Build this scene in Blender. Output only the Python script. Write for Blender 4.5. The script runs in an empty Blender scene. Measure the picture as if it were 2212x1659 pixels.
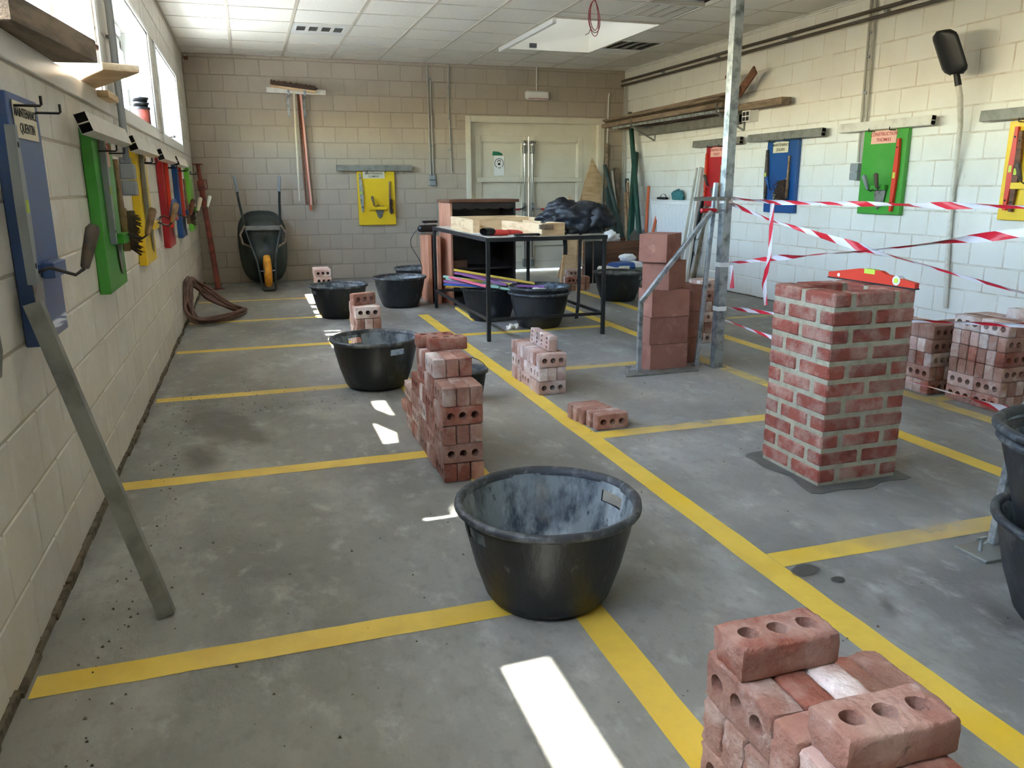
import bpy, bmesh, math, random
from mathutils import Vector as V, Matrix
random.seed(7)
R = math.radians
sc = bpy.context.scene
COL = sc.collection

# ------------------------------------------------------------------ camera
def set_camera():
    pi, ya, ro = R(-14.1193), R(-17.9116), R(-0.3027)
    f = V((-math.sin(ya)*math.cos(pi), math.cos(ya)*math.cos(pi), math.sin(pi)))
    r = f.cross(V((0, 0, 1))).normalized(); u = r.cross(f)
    r2 = r*math.cos(ro)+u*math.sin(ro); u2 = -r*math.sin(ro)+u*math.cos(ro)
    cd = bpy.data.cameras.new('camera'); co = bpy.data.objects.new('camera', cd); COL.objects.link(co)
    m = Matrix((r2, u2, -f)).transposed().to_4x4(); m.translation = V((0.6473, -11.0031, 1.2227))
    co.matrix_world = m
    cd.sensor_fit = 'HORIZONTAL'; cd.sensor_width = 36; cd.lens = 1704.4353/2212*36
    cd.clip_start = .02; cd.clip_end = 200
    sc.camera = co
set_camera()

# ------------------------------------------------------------------ world, sun, exposure
w = bpy.data.worlds.new('sky'); sc.world = w; w.use_nodes = True
nt = w.node_tree; nt.nodes.clear()
st = nt.nodes.new('ShaderNodeTexSky'); st.sky_type = 'NISHITA'; st.sun_disc = False
st.sun_elevation = R(55); st.sun_rotation = R(270); st.air_density = 1.2; st.dust_density = .8; st.ozone_density = 1.6
bg = nt.nodes.new('ShaderNodeBackground'); bg.inputs['Strength'].default_value = 2.6
ou = nt.nodes.new('ShaderNodeOutputWorld')
nt.links.new(st.outputs[0], bg.inputs[0]); nt.links.new(bg.outputs[0], ou.inputs[0])
sl = bpy.data.lights.new('sun', 'SUN'); sl.energy = 18; sl.angle = R(.6); sl.color = (1, .93, .82)
so = bpy.data.objects.new('sun', sl); COL.objects.link(so)
so.rotation_euler = V((-1, -.04, 1.42)).to_track_quat('Z', 'Y').to_euler()
sc.view_settings.view_transform = 'Standard'; sc.view_settings.look = 'None'
sc.view_settings.gamma = 1; sc.view_settings.use_curve_mapping = False
sc.view_settings.exposure = 1.95
sc.cycles.use_denoising = True
sc.cycles.max_bounces = 14; sc.cycles.diffuse_bounces = 8; sc.cycles.glossy_bounces = 4
sc.cycles.transparent_max_bounces = 12; sc.cycles.sample_clamp_indirect = 6
sc.cycles.caustics_reflective = False; sc.cycles.caustics_refractive = False

# ------------------------------------------------------------------ mesh helpers
class MB:
    def __init__(s): s.v = []; s.f = []; s.m = []; s.uv = None
    def add(s, vs, fs, mi=0):
        o = len(s.v); s.v += [tuple(p) for p in vs]
        for q in fs: s.f.append(tuple(i+o for i in q)); s.m.append(mi)
        return s
    def box(s, x0, x1, y0, y1, z0, z1, mi=0, M=None):
        p = [V((x, y, z)) for z in (z0, z1) for y in (y0, y1) for x in (x0, x1)]
        if M is not None: p = [M @ q for q in p]
        return s.add(p, [(0, 2, 3, 1), (4, 5, 7, 6), (0, 1, 5, 4), (2, 6, 7, 3), (0, 4, 6, 2), (1, 3, 7, 5)], mi)
    def cbox(s, x0, x1, y0, y1, z0, z1, b=.003, mi=0, M=None, jit=0, rnd=random):
        c = V(((x0+x1)/2, (y0+y1)/2, (z0+z1)/2)); h = V((x1-x0, y1-y0, z1-z0))/2
        b = min(b, min(h)*.6)
        vs = []; idx = {}
        for sx in (-1, 1):
            for sy in (-1, 1):
                for sz in (-1, 1):
                    for a in range(3):
                        d = V((sx*(h.x-b), sy*(h.y-b), sz*(h.z-b))); d[a] = (sx, sy, sz)[a]*h[a]
                        idx[(sx, sy, sz, a)] = len(vs)
                        j = V((rnd.uniform(-jit, jit), rnd.uniform(-jit, jit), rnd.uniform(-jit, jit))) if jit else V((0, 0, 0))
                        vs.append(c+d+j)
        g = lambda x, y, z, a: idx[(x, y, z, a)]
        fs = []
        for k in (-1, 1):
            q = [g(k, -1, -1, 0), g(k, 1, -1, 0), g(k, 1, 1, 0), g(k, -1, 1, 0)]; fs.append(q if k > 0 else q[::-1])
            q = [g(-1, k, -1, 1), g(-1, k, 1, 1), g(1, k, 1, 1), g(1, k, -1, 1)]; fs.append(q if k > 0 else q[::-1])
            q = [g(-1, -1, k, 2), g(1, -1, k, 2), g(1, 1, k, 2), g(-1, 1, k, 2)]; fs.append(q if k > 0 else q[::-1])
        for i in (-1, 1):
            for j in (-1, 1):
                fs.append([g(i, j, -1, 0), g(i, j, 1, 0), g(i, j, 1, 1), g(i, j, -1, 1)])
                fs.append([g(i, -1, j, 0), g(i, 1, j, 0), g(i, 1, j, 2), g(i, -1, j, 2)])
                fs.append([g(-1, i, j, 1), g(1, i, j, 1), g(1, i, j, 2), g(-1, i, j, 2)])
                for k in (-1, 1): fs.append([g(i, j, k, 0), g(i, j, k, 1), g(i, j, k, 2)])
        out = []
        for q in fs:
            n = (vs[q[1]]-vs[q[0]]).cross(vs[q[2]]-vs[q[0]])
            m = sum((vs[i] for i in q), V())/len(q)
            out.append(q if n.dot(m-c) > 0 else q[::-1])
        if M is not None: vs = [M @ q for q in vs]
        return s.add(vs, out, mi)
    def tube(s, pts, r, n=10, mi=0, cap=True, closed=False):
        pts = [V(p) for p in pts]; N = len(pts)
        rs = r if isinstance(r, (list, tuple)) else [r]*N
        vs = []; up = None
        for i, p in enumerate(pts):
            if closed: t = pts[(i+1) % N]-pts[i-1]
            else: t = pts[min(i+1, N-1)]-pts[max(i-1, 0)]
            t.normalize()
            if up is None: up = V((0, 0, 1)) if abs(t.z) < .9 else V((1, 0, 0))
            a = t.cross(up).normalized(); bb = a.cross(t).normalized(); up = bb
            for k in range(n):
                an = 2*math.pi*k/n
                vs.append(p+(a*math.cos(an)+bb*math.sin(an))*rs[i])
        fs = []
        for i in range(N if closed else N-1):
            j = (i+1) % N
            for k in range(n): fs.append((i*n+k, i*n+(k+1) % n, j*n+(k+1) % n, j*n+k))
        if cap and not closed: fs += [tuple(range(n))[::-1], tuple(range((N-1)*n, N*n))]
        return s.add(vs, fs, mi)
    def bar(s, p0, p1, w, h, mi=0, up=(0, 0, 1), b=0):      # rectangular section along a line
        p0 = V(p0); p1 = V(p1); d = p1-p0; L = d.length; z = d.normalized(); u = V(up)
        if abs(z.dot(u)) > .97: u = V((0, 1, 0))
        x = u.cross(z).normalized(); y = z.cross(x)
        M = Matrix((x, y, z)).transposed().to_4x4(); M.translation = p0
        if b: return s.cbox(-w/2, w/2, -h/2, h/2, 0, L, b, mi, M)
        return s.box(-w/2, w/2, -h/2, h/2, 0, L, mi, M)
    def hollow(s, p0, p1, w, h, t=.003, mi=0, up=(0, 0, 1), mi_in=None):   # open rectangular tube
        p0 = V(p0); p1 = V(p1); d = p1-p0; L = d.length; z = d.normalized(); u = V(up)
        if abs(z.dot(u)) > .97: u = V((0, 1, 0))
        x = u.cross(z).normalized(); y = z.cross(x)
        M = Matrix((x, y, z)).transposed().to_4x4(); M.translation = p0
        vs = []
        for zz in (0, L):
            for a, bb in ((w/2, h/2), (w/2-t, h/2-t)):
                vs += [M @ V(q) for q in ((-a, -bb, zz), (a, -bb, zz), (a, bb, zz), (-a, bb, zz))]
        fs = []; fi = []
        for i in range(4):
            j = (i+1) % 4
            fs.append((i, j, 8+j, 8+i)); fi.append((4+j, 4+i, 12+i, 12+j))
            fs.append((i, 4+i, 4+j, j)); fs.append((8+i, 8+j, 12+j, 12+i))
        s.add(vs, fs, mi); o = len(s.v)-16
        for q in fi: s.f.append(tuple(k+o for k in q)); s.m.append(mi if mi_in is None else mi_in)
        return s
    def lathe(s, prof, n=32, mi=0, c=(0, 0, 0), fn=None):
        vs = []
        for (r, z) in prof:
            for k in range(n):
                a = 2*math.pi*k/n; rr = r if fn is None else fn(r, z, a)
                vs.append((c[0]+rr*math.cos(a), c[1]+rr*math.sin(a), c[2]+z))
        fs = []
        for i in range(len(prof)-1):
            for k in range(n): fs.append((i*n+k, i*n+(k+1) % n, (i+1)*n+(k+1) % n, (i+1)*n+k))
        return s.add(vs, fs, mi)
    def prism(s, pts2, y0, y1, mi=0, plane='xz'):
        n = len(pts2); vs = []
        for y in (y0, y1):
            for a, b in pts2: vs.append({'xz': (a, y, b), 'xy': (a, b, y), 'yz': (y, a, b)}[plane])
        fs = [tuple(range(n)), tuple(range(n, 2*n))[::-1]]+[((i+1) % n, i, n+i, n+(i+1) % n) for i in range(n)]
        return s.add(vs, fs, mi)
    def mesh(s, name, mats, smooth=False, fix=True):
        me = bpy.data.meshes.new(name); me.from_pydata(s.v, [], s.f)
        for m in (mats if isinstance(mats, (list, tuple)) else [mats]): me.materials.append(m)
        me.polygons.foreach_set('material_index', s.m)
        if fix:
            b = bmesh.new(); b.from_mesh(me); bmesh.ops.recalc_face_normals(b, faces=b.faces); b.to_mesh(me); b.free()
        if smooth:
            me.polygons.foreach_set('use_smooth', [True]*len(me.polygons))
            if smooth != 'all':
                try: me.set_sharp_from_angle(angle=R(38))
                except Exception: pass
        me.update(); return me
    def build(s, name, mats, parent=None, smooth=False, loc=None, rot=None, fix=True):
        return put(s.mesh(name, mats, smooth, fix), name, parent, loc, rot)

def put(me, name, parent=None, loc=None, rot=None):
    o = bpy.data.objects.new(name, me); COL.objects.link(o)
    if parent: o.parent = parent
    if loc is not None: o.location = loc
    if rot is not None: o.rotation_euler = rot
    return o
def tag(o, label, cat, group=None, kind=None):
    if label: o['label'] = label
    if cat: o['category'] = cat
    if group: o['group'] = group
    if kind: o['kind'] = kind
    return o
def thing(name, label, cat, loc=(0, 0, 0), rz=0, group=None):
    o = bpy.data.objects.new(name, None); COL.objects.link(o); o.empty_display_size = .05
    o.location = loc; o.rotation_euler = (0, 0, rz) if not isinstance(rz, tuple) else rz
    return tag(o, label, cat, group)
def struct(o): o['kind'] = 'structure'; return o
def copy_tree(o, parent=None, **kw):
    c = o.copy(); COL.objects.link(c); c.parent = parent
    for ch in [x for x in bpy.data.objects if x.parent == o]: copy_tree(ch, c)
    return c

# ------------------------------------------------------------------ materials
def mat(name, col, rough=.6, metal=0, col2=None, scale=8, detail=4, cont=(.4, .65), bump=0, bscale=40, spec=.5,
        rnd=False, stretch=None, coat=0, extra=None, coord='Object', rnd_val=0):
    m = bpy.data.materials.new(name); m.use_nodes = True; t = m.node_tree; N = t.nodes; L = t.links
    b = N['Principled BSDF']; b.inputs['Roughness'].default_value = rough; b.inputs['Metallic'].default_value = metal
    b.inputs['Specular IOR Level'].default_value = spec; b.inputs['Coat Weight'].default_value = coat
    b.inputs['Base Color'].default_value = (*col, 1)
    tc = N.new('ShaderNodeTexCoord'); vec = tc.outputs[coord]
    if rnd:
        oi = N.new('ShaderNodeObjectInfo'); ad = N.new('ShaderNodeVectorMath'); ad.operation = 'ADD'
        mu = N.new('ShaderNodeVectorMath'); mu.operation = 'SCALE'; mu.inputs[0].default_value = (17, 31, 23)
        L.new(oi.outputs['Random'], mu.inputs['Scale']); L.new(vec, ad.inputs[0]); L.new(mu.outputs[0], ad.inputs[1]); vec = ad.outputs[0]
    if stretch:
        mp = N.new('ShaderNodeMapping'); mp.inputs['Scale'].default_value = stretch; L.new(vec, mp.inputs[0]); vec = mp.outputs[0]
    out = None
    if col2:
        cols = col2 if isinstance(col2, list) else [(col2, scale, cont)]
        prev = None
        for (c2, scl, ct) in cols:
            nz = N.new('ShaderNodeTexNoise'); nz.inputs['Scale'].default_value = scl; nz.inputs['Detail'].default_value = detail
            nz.inputs['Roughness'].default_value = .62
            L.new(vec, nz.inputs['Vector'])
            mr = N.new('ShaderNodeMapRange'); mr.inputs[1].default_value = ct[0]; mr.inputs[2].default_value = ct[1]
            if len(ct) > 2: mr.inputs[4].default_value = ct[2]
            L.new(nz.outputs['Fac'], mr.inputs[0])
            mx = N.new('ShaderNodeMix'); mx.data_type = 'RGBA'; L.new(mr.outputs[0], mx.inputs[0])
            if prev is None: mx.inputs[6].default_value = (*col, 1)
            else: L.new(prev, mx.inputs[6])
            mx.inputs[7].default_value = (*c2, 1); prev = mx.outputs[2]
        out = prev
    if rnd and rnd_val:
        hs = N.new('ShaderNodeHueSaturation'); 
        if out: L.new(out, hs.inputs['Color'])
        else: hs.inputs['Color'].default_value = (*col, 1)
        mr = N.new('ShaderNodeMapRange'); mr.inputs[3].default_value = 1-rnd_val; mr.inputs[4].default_value = 1+rnd_val
        L.new(oi.outputs['Random'], mr.inputs[0]); L.new(mr.outputs[0], hs.inputs['Value']); out = hs.outputs[0]
    if out: L.new(out, b.inputs['Base Color'])
    if bump:
        nb = N.new('ShaderNodeTexNoise'); nb.inputs['Scale'].default_value = bscale; nb.inputs['Detail'].default_value = 5; L.new(vec, nb.inputs['Vector'])
        bp = N.new('ShaderNodeBump'); bp.inputs['Strength'].default_value = bump; bp.inputs['Distance'].default_value = .01
        L.new(nb.outputs['Fac'], bp.inputs['Height']); L.new(bp.outputs[0], b.inputs['Normal'])
    return m
def s(r, g, b):   # sRGB 0-255 to linear
    return tuple((c/255/12.92 if c <= 10 else ((c/255+.055)/1.055)**2.4) for c in (r, g, b))

M = {}
M['floor'] = mat('floor_concrete', s(142, 141, 136), .62, col2=[(s(118, 117, 113), 1.1, (.42, .62)), (s(168, 167, 162), 2.6, (.5, .72)), (s(186, 185, 180), 9, (.56, .74, .7)), (s(112, 110, 106), 26, (.52, .74, .6)), (s(88, 88, 86), 70, (.64, .76, .5)), (s(150, 138, 120), .6, (.5, .75, .6)), (s(196, 195, 190), 55, (.68, .8, .5))], detail=9, bump=.2, bscale=90, stretch=(1, .62, 1), spec=.45)
M['line'] = mat('yellow_floor_paint', s(226, 192, 76), .5, col2=[(s(205, 172, 75), 4, (.45, .7)), (s(150, 135, 90), 60, (.68, .8, .7)), (s(232, 190, 40), 2, (.5, .7))], bump=.08, bscale=80)
M['line_worn'] = mat('worn_yellow_floor_paint', s(196, 172, 100), .6, col2=[(s(160, 150, 120), 9, (.45, .65))])
M['wall_taupe'] = mat('taupe_wall_paint', s(176, 163, 145), .55, col2=[(s(168, 155, 138), 2.5, (.4, .7))], rnd=True, bump=.1, bscale=90, rnd_val=.02)
M['mortar_taupe'] = mat('taupe_painted_joint', s(160, 147, 130), .7)
M['wall_white'] = mat('white_wall_paint', s(226, 225, 219), .5, col2=[(s(221, 218, 209), 2, (.45, .7)), (s(200, 192, 178), 30, (.72, .8, .3))], rnd=True, bump=.1, bscale=70, rnd_val=.015)
M['mortar_white'] = mat('painted_joint', s(196, 184, 166), .7, col2=[(s(222, 217, 206), 6, (.4, .6))])
M['wall_cream'] = mat('scuffed_cream_wall_paint', s(214, 209, 198), .5, col2=[(s(206, 198, 185), 2.2, (.45, .7)), (s(222, 218, 210), 7, (.5, .7))], rnd=True, bump=.12, bscale=60, rnd_val=.02)
M['mortar_cream'] = mat('cream_painted_joint', s(190, 180, 164), .7)
M['tile'] = mat('ceiling_tile_board', s(236, 232, 222), .8, col2=[(s(228, 223, 212), 40, (.5, .7))], rnd=True, rnd_val=.02, bump=.06, bscale=120)
M['grid'] = mat('ceiling_grid_metal', s(205, 197, 182), .5)
M['pvc'] = mat('white_plastic', s(232, 232, 228), .3)
M['plaster'] = mat('white_plaster', s(232, 226, 212), .7)
M['door'] = mat('cream_door_paint', s(214, 208, 190), .4, col2=[(s(206, 199, 180), 3, (.45, .7))])
M['dirt'] = mat('wall_foot_dirt', s(110, 98, 80), .9, col2=[(s(70, 62, 50), 25, (.45, .6))])
BR = lambda n, base, white, dark, amt: mat(n, base, .85, col2=[(dark, 14, (.5, .72)), (s(178, 146, 130), 9, (.45, .66, .85)), (white, 7, (amt, amt+.16, .9)), (s(220, 205, 195), 60, (.66, .76, .5))], rnd=True, detail=8, bump=.6, bscale=110, rnd_val=.14)
M['brick'] = BR('dusty_red_brick', s(152, 108, 92), s(206, 186, 174), s(134, 82, 68), .54)
M['brick_pale'] = BR('pale_whitewashed_brick', s(186, 154, 142), s(220, 208, 200), s(160, 118, 104), .46)
M['brick_red'] = BR('deep_red_brick', s(148, 86, 68), s(196, 160, 142), s(122, 64, 50), .62)
M['brick_wall'] = BR('pillar_brick', s(146, 74, 58), s(186, 140, 126), s(104, 50, 42), .62)
M['mortar'] = mat('grey_mortar', s(170, 164, 140), .9, col2=[(s(152, 146, 124), 30, (.45, .65)), (s(170, 165, 146), 8, (.5, .7))], bump=.5, bscale=120)
M['terra'] = mat('terracotta', s(150, 102, 86), .85, col2=[(s(132, 84, 70), 5, (.45, .7)), (s(182, 132, 112), 12, (.58, .75, .7))], rnd=True, bump=.2, bscale=50, rnd_val=.12)
M['hole'] = mat('block_cavity', s(70, 42, 34), .9)
M['tub'] = mat('black_tub_rubber', s(26, 27, 29), .45, col2=[(s(45, 47, 50), 3, (.45, .7)), (s(96, 100, 102), 7, (.57, .72, .6)), (s(130, 132, 130), 26, (.64, .74, .5))], rnd=True, detail=8, bump=.2, bscale=60, stretch=(1, 1, .5))
M['tub_in'] = mat('cement_caked_tub_inside', s(128, 136, 138), .8, col2=[(s(60, 68, 76), 12, (.46, .62)), (s(176, 184, 184), 8, (.5, .66)), (s(150, 142, 124), 5, (.58, .72, .7)), (s(40, 46, 52), 34, (.62, .7, .8))], rnd=True, detail=9, bump=.6, bscale=45, stretch=(1, 1, .45))
M['tub_rim'] = mat('worn_black_rim', s(48, 51, 54), .5, col2=[(s(120, 124, 124), 18, (.5, .7, .8))], rnd=True, detail=7, bump=.3, bscale=50)
M['galv'] = mat('galvanised_steel', s(182, 188, 190), .38, .7, col2=[(s(118, 124, 126), 14, (.45, .65))], bump=.05, bscale=60)
M['galv_dull'] = mat('dull_aluminium', s(140, 140, 134), .5, .5, col2=[(s(112, 112, 106), 9, (.45, .7))])
M['alu_white'] = mat('white_aluminium_bar', s(214, 210, 200), .4, .1, col2=[(s(190, 184, 172), 10, (.5, .7))])
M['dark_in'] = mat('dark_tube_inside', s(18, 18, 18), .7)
M['black_steel'] = mat('black_painted_steel', s(30, 30, 30), .45, col2=[(s(90, 90, 88), 30, (.66, .78))])
M['dark_pipe'] = mat('dark_conduit', s(92, 84, 76), .4, .3)
M['grey_pipe'] = mat('grey_conduit', s(165, 162, 152), .45)
M['grey_plastic'] = mat('grey_switch_plastic', s(138, 143, 146), .45)
M['wood'] = mat('pale_pine', s(220, 190, 148), .6, col2=[(s(198, 160, 116), 5, (.45, .65))], stretch=(1, 1, 6), bump=.08)
M['wood_x'] = mat('pine_plank', s(214, 184, 142), .6, col2=[(s(186, 148, 106), 6, (.45, .65))], stretch=(.5, 6, 6), bump=.08)
M['wood_old'] = mat('weathered_wood', s(138, 120, 100), .8, col2=[(s(100, 86, 70), 5, (.42, .62))], stretch=(4, .6, 4), bump=.15)
M['wood_brown'] = mat('brown_wood', s(120, 78, 52), .55, col2=[(s(88, 54, 36), 5, (.42, .62))], stretch=(.6, 3, 6))
M['wood_dark'] = mat('dark_stained_wood', s(46, 34, 30), .5, col2=[(s(34, 25, 22), 6, (.4, .6))])
M['wood_pink'] = mat('reddish_bare_wood', s(198, 142, 112), .55, col2=[(s(176, 118, 90), 4, (.42, .62))], stretch=(3, 3, .5))
M['handle_wood'] = mat('worn_tool_handle_wood', s(150, 120, 88), .6, col2=[(s(110, 84, 60), 20, (.45, .65))])
M['handle_dark'] = mat('grimy_handle', s(92, 78, 66), .6, col2=[(s(60, 52, 46), 20, (.45, .65))])
M['steel'] = mat('trowel_steel', s(150, 150, 146), .35, .8, col2=[(s(90, 84, 76), 15, (.5, .7))])
M['bristle'] = mat('brown_bristles', s(92, 70, 54), .9, col2=[(s(64, 48, 38), 60, (.4, .6))], stretch=(3, 3, .3), bump=.5, bscale=150)
def paint(n, c, c2): return mat(n, c, .38, col2=[(c2, 3, (.5, .75, .7)), (s(225, 225, 220), 22, (.74, .8, .7))], rnd=True, coat=.2)
M['p_blue_l'] = paint('scratched_blue_paint', s(62, 88, 138), s(84, 104, 146))
M['p_blue'] = paint('blue_paint', s(14, 74, 136), s(10, 62, 118))
M['p_green'] = paint('green_paint', s(60, 150, 46), s(84, 160, 66))
M['p_green_l'] = paint('lime_green_paint', s(110, 190, 50), s(90, 175, 50))
M['p_yellow'] = paint('yellow_paint', s(236, 196, 30), s(222, 186, 40))
M['p_red'] = paint('red_paint', s(176, 22, 34), s(150, 16, 30))
M['card'] = mat('cream_card', s(216, 206, 180), .7)
M['card_pink'] = mat('pink_card', s(232, 178, 160), .7)
M['ink'] = mat('black_ink', s(28, 28, 26), .6)
M['ink_red'] = mat('red_ink', s(170, 40, 40), .6)
M['black_plastic'] = mat('black_plastic', s(22, 22, 24), .4)
M['red_level'] = mat('orange_red_level_paint', s(214, 62, 40), .35)
M['vial'] = mat('lime_vial', s(200, 220, 90), .15)
M['white'] = mat('white_matte', s(235, 235, 232), .6)
M['label_white'] = mat('white_sticker', s(230, 230, 228), .5)
M['hose'] = mat('brown_hose_rubber', s(110, 80, 68), .5, col2=[(s(86, 60, 50), 10, (.4, .6))])
M['rust'] = mat('red_oxide_paint', s(132, 60, 46), .6, col2=[(s(96, 44, 36), 12, (.45, .65))])
M['barrow'] = mat('dirty_green_barrow', s(44, 54, 48), .4, col2=[(s(92, 104, 98), 18, (.55, .75)), (s(30, 38, 34), 3, (.4, .6))], detail=8, bump=.1)
M['tyre'] = mat('yellow_wheel', s(230, 160, 40), .6, col2=[(s(200, 130, 30), 12, (.45, .6))])
M['green_tube'] = mat('dark_green_tube', s(22, 66, 54), .5, col2=[(s(40, 80, 68), 8, (.5, .7))])
M['green_dull'] = mat('dull_green_tube', s(46, 62, 58), .6, col2=[(s(64, 80, 74), 8, (.5, .7))])
M['orange_wood'] = mat('orange_tool_handle', s(190, 92, 54), .5)
M['chrome'] = mat('chrome', s(200, 200, 198), .15, 1)
M['cloth_black'] = mat('black_nylon', s(20, 23, 30), .5, col2=[(s(34, 38, 48), 12, (.45, .65))], bump=.3, bscale=14)
M['cloth_teal'] = mat('teal_cloth', s(60, 120, 124), .9)
M['glove_red'] = mat('red_glove', s(196, 60, 52), .8)
M['lilac'] = mat('lilac_paint', s(156, 100, 160), .5); M['mint'] = mat('mint_paint', s(150, 190, 168), .5)
M['pinkp'] = mat('pink_paint', s(222, 110, 130), .5); M['yel'] = mat('soft_yellow_paint', s(240, 204, 84), .5)
M['bluep'] = mat('bright_blue_paint', s(44, 90, 170), .5); M['lav'] = mat('lavender_paint', s(170, 180, 215), .5)
M['bag_blue'] = mat('blue_bag_print', s(34, 74, 140), .5); M['bag_green'] = mat('green_bag_print', s(50, 120, 92), .5)
M['paper'] = mat('crumpled_paper', s(224, 220, 208), .8)
M['red_cable'] = mat('red_cable', s(150, 24, 34), .4)
M['ground'] = mat('pale_paving', s(228, 219, 202), .9)
M['damp'] = mat('damp_concrete', s(84, 84, 80), .5, col2=[(s(98, 98, 92), 9, (.45, .65))])
M['tint_grey'] = mat('louvre_recess', s(70, 70, 68), .6)
M['radiator'] = mat('white_radiator', s(232, 234, 236), .35)
M['green_sign'] = mat('green_sign', s(18, 110, 80), .5)

def glass(name):
    m = bpy.data.materials.new(name); m.use_nodes = True; t = m.node_tree; t.nodes.clear()
    o = t.nodes.new('ShaderNodeOutputMaterial'); a = t.nodes.new('ShaderNodeBsdfTransparent'); g = t.nodes.new('ShaderNodeBsdfGlossy')
    a.inputs[0].default_value = (.93, .96, .97, 1); g.inputs['Roughness'].default_value = .03
    mx = t.nodes.new('ShaderNodeMixShader'); mx.inputs[0].default_value = .07
    t.links.new(a.outputs[0], mx.inputs[1]); t.links.new(g.outputs[0], mx.inputs[2]); t.links.new(mx.outputs[0], o.inputs[0])
    return m
M['glass'] = glass('window_glass')
def frosted(name):
    m = bpy.data.materials.new(name); m.use_nodes = True; t = m.node_tree; t.nodes.clear()
    o = t.nodes.new('ShaderNodeOutputMaterial'); a = t.nodes.new('ShaderNodeBsdfTranslucent'); a.inputs[0].default_value = (.2, .2, .19, 1)
    t.links.new(a.outputs[0], o.inputs[0]); return m
M['dome'] = frosted('opal_skylight')

def tape_mat():
    m = mat('red_white_barrier_tape', s(232, 226, 228), .35); t = m.node_tree; N = t.nodes; L = t.links
    uv = N.new('ShaderNodeUVMap'); sp = N.new('ShaderNodeSeparateXYZ'); L.new(uv.outputs[0], sp.inputs[0])
    a = N.new('ShaderNodeMath'); a.operation = 'MULTIPLY_ADD'; L.new(sp.outputs[1], a.inputs[0]); a.inputs[1].default_value = .45; L.new(sp.outputs[0], a.inputs[2])
    f = N.new('ShaderNodeMath'); f.operation = 'FRACT'; L.new(a.outputs[0], f.inputs[0])
    g = N.new('ShaderNodeMath'); g.operation = 'GREATER_THAN'; L.new(f.outputs[0], g.inputs[0]); g.inputs[1].default_value = .5
    mx = N.new('ShaderNodeMix'); mx.data_type = 'RGBA'; mx.inputs[6].default_value = (*s(226, 222, 228), 1); mx.inputs[7].default_value = (*s(205, 26, 48), 1)
    L.new(g.outputs[0], mx.inputs[0]); L.new(mx.outputs[2], N['Principled BSDF'].inputs['Base Color']); return m
M['tape'] = tape_mat()

def decal(name, col, amount=.8, sc_=6, edge=(-.9, .42, -.15)):   # stain lying on the floor, ragged transparent edge
    m = bpy.data.materials.new(name); m.use_nodes = True; t = m.node_tree; N = t.nodes; L = t.links
    b = N['Principled BSDF']; b.inputs['Base Color'].default_value = (*col, 1); b.inputs['Roughness'].default_value = .55
    tc = N.new('ShaderNodeTexCoord'); gr = N.new('ShaderNodeVectorMath'); gr.operation = 'LENGTH'
    L.new(tc.outputs['Object'], gr.inputs[0])
    nz = N.new('ShaderNodeTexNoise'); nz.inputs['Scale'].default_value = sc_; nz.inputs['Detail'].default_value = 6
    ge = N.new('ShaderNodeNewGeometry'); L.new(ge.outputs['Position'], nz.inputs['Vector'])
    ad = N.new('ShaderNodeMath'); ad.operation = 'MULTIPLY_ADD'; L.new(nz.outputs['Fac'], ad.inputs[0]); ad.inputs[1].default_value = edge[0]; L.new(gr.outputs['Value'], ad.inputs[2])
    mr = N.new('ShaderNodeMapRange'); mr.inputs[1].default_value = edge[1]; mr.inputs[2].default_value = edge[2]; mr.inputs[3].default_value = 0; mr.inputs[4].default_value = amount
    L.new(ad.outputs[0], mr.inputs[0]); L.new(mr.outputs[0], b.inputs['Alpha']); return m
M['stain'] = decal('dark_water_stain', s(104, 101, 94), .4)
M['stain_wet'] = decal('wet_stain', s(76, 76, 72), .85, 9, (-.9, .35, .2))
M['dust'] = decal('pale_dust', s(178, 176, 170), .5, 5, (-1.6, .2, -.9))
M['stain_ring'] = decal('drying_ring_stain', s(118, 114, 105), .4, 6, (-1.0, .4, .1))

# ------------------------------------------------------------------ room shell
W, H, YF = 5.935, 2.81, -13.3
GX0, GY0, GS, GYS = .5889, .4256, .6, .6048
fl = MB().box(-.0, W, YF, 0, -.12, 0).build('floor', M['floor']); struct(fl)
MB().box(-12, -.32, -22, 8, -.3, -.05).build('ground', M['ground'])['kind'] = 'structure'
MB().box(-.32, 9, .3, 8, -.3, -.012).build('ground', M['ground'])['kind'] = 'structure'
MB().box(3.5, 5.7, 0, .3, -.12, 0).build('door_sill', M['floor'], fl)

def flat(x0, x1, y0, y1, m='line', z=.0015):
    cx, cy = (x0+x1)/2, (y0+y1)/2; n = max(2, int(max(x1-x0, y1-y0)/.12)); al = (x1-x0) > (y1-y0)
    a = []; b = []
    for i in range(n+1):
        t = i/n
        if al: a.append((x0+(x1-x0)*t, y0+random.uniform(-.0025, .0025))); b.append((x0+(x1-x0)*t, y1+random.uniform(-.0025, .0025)))
        else: a.append((x1+random.uniform(-.0025, .0025), y0+(y1-y0)*t)); b.append((x0+random.uniform(-.0025, .0025), y0+(y1-y0)*t))
    mb = MB(); mb.add([(p[0]-cx, p[1]-cy, 0) for p in a+b], [(i, i+1, n+2+i, n+1+i) for i in range(n)])
    return mb.build('painted_line', M[m], fl, loc=(cx, cy, z))
hw = .05
M1, M2, M3, M4 = 1.5046, 2.1759, 3.6641, 4.3026
LY = [-8.9727, -7.5325, -6.0853, -4.6267, -3.2387, -1.8191]
flat(M1-hw, M1+hw, -12.9, -3.35); flat(M2-hw, M2+hw, -12.9, -3.45)
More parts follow.
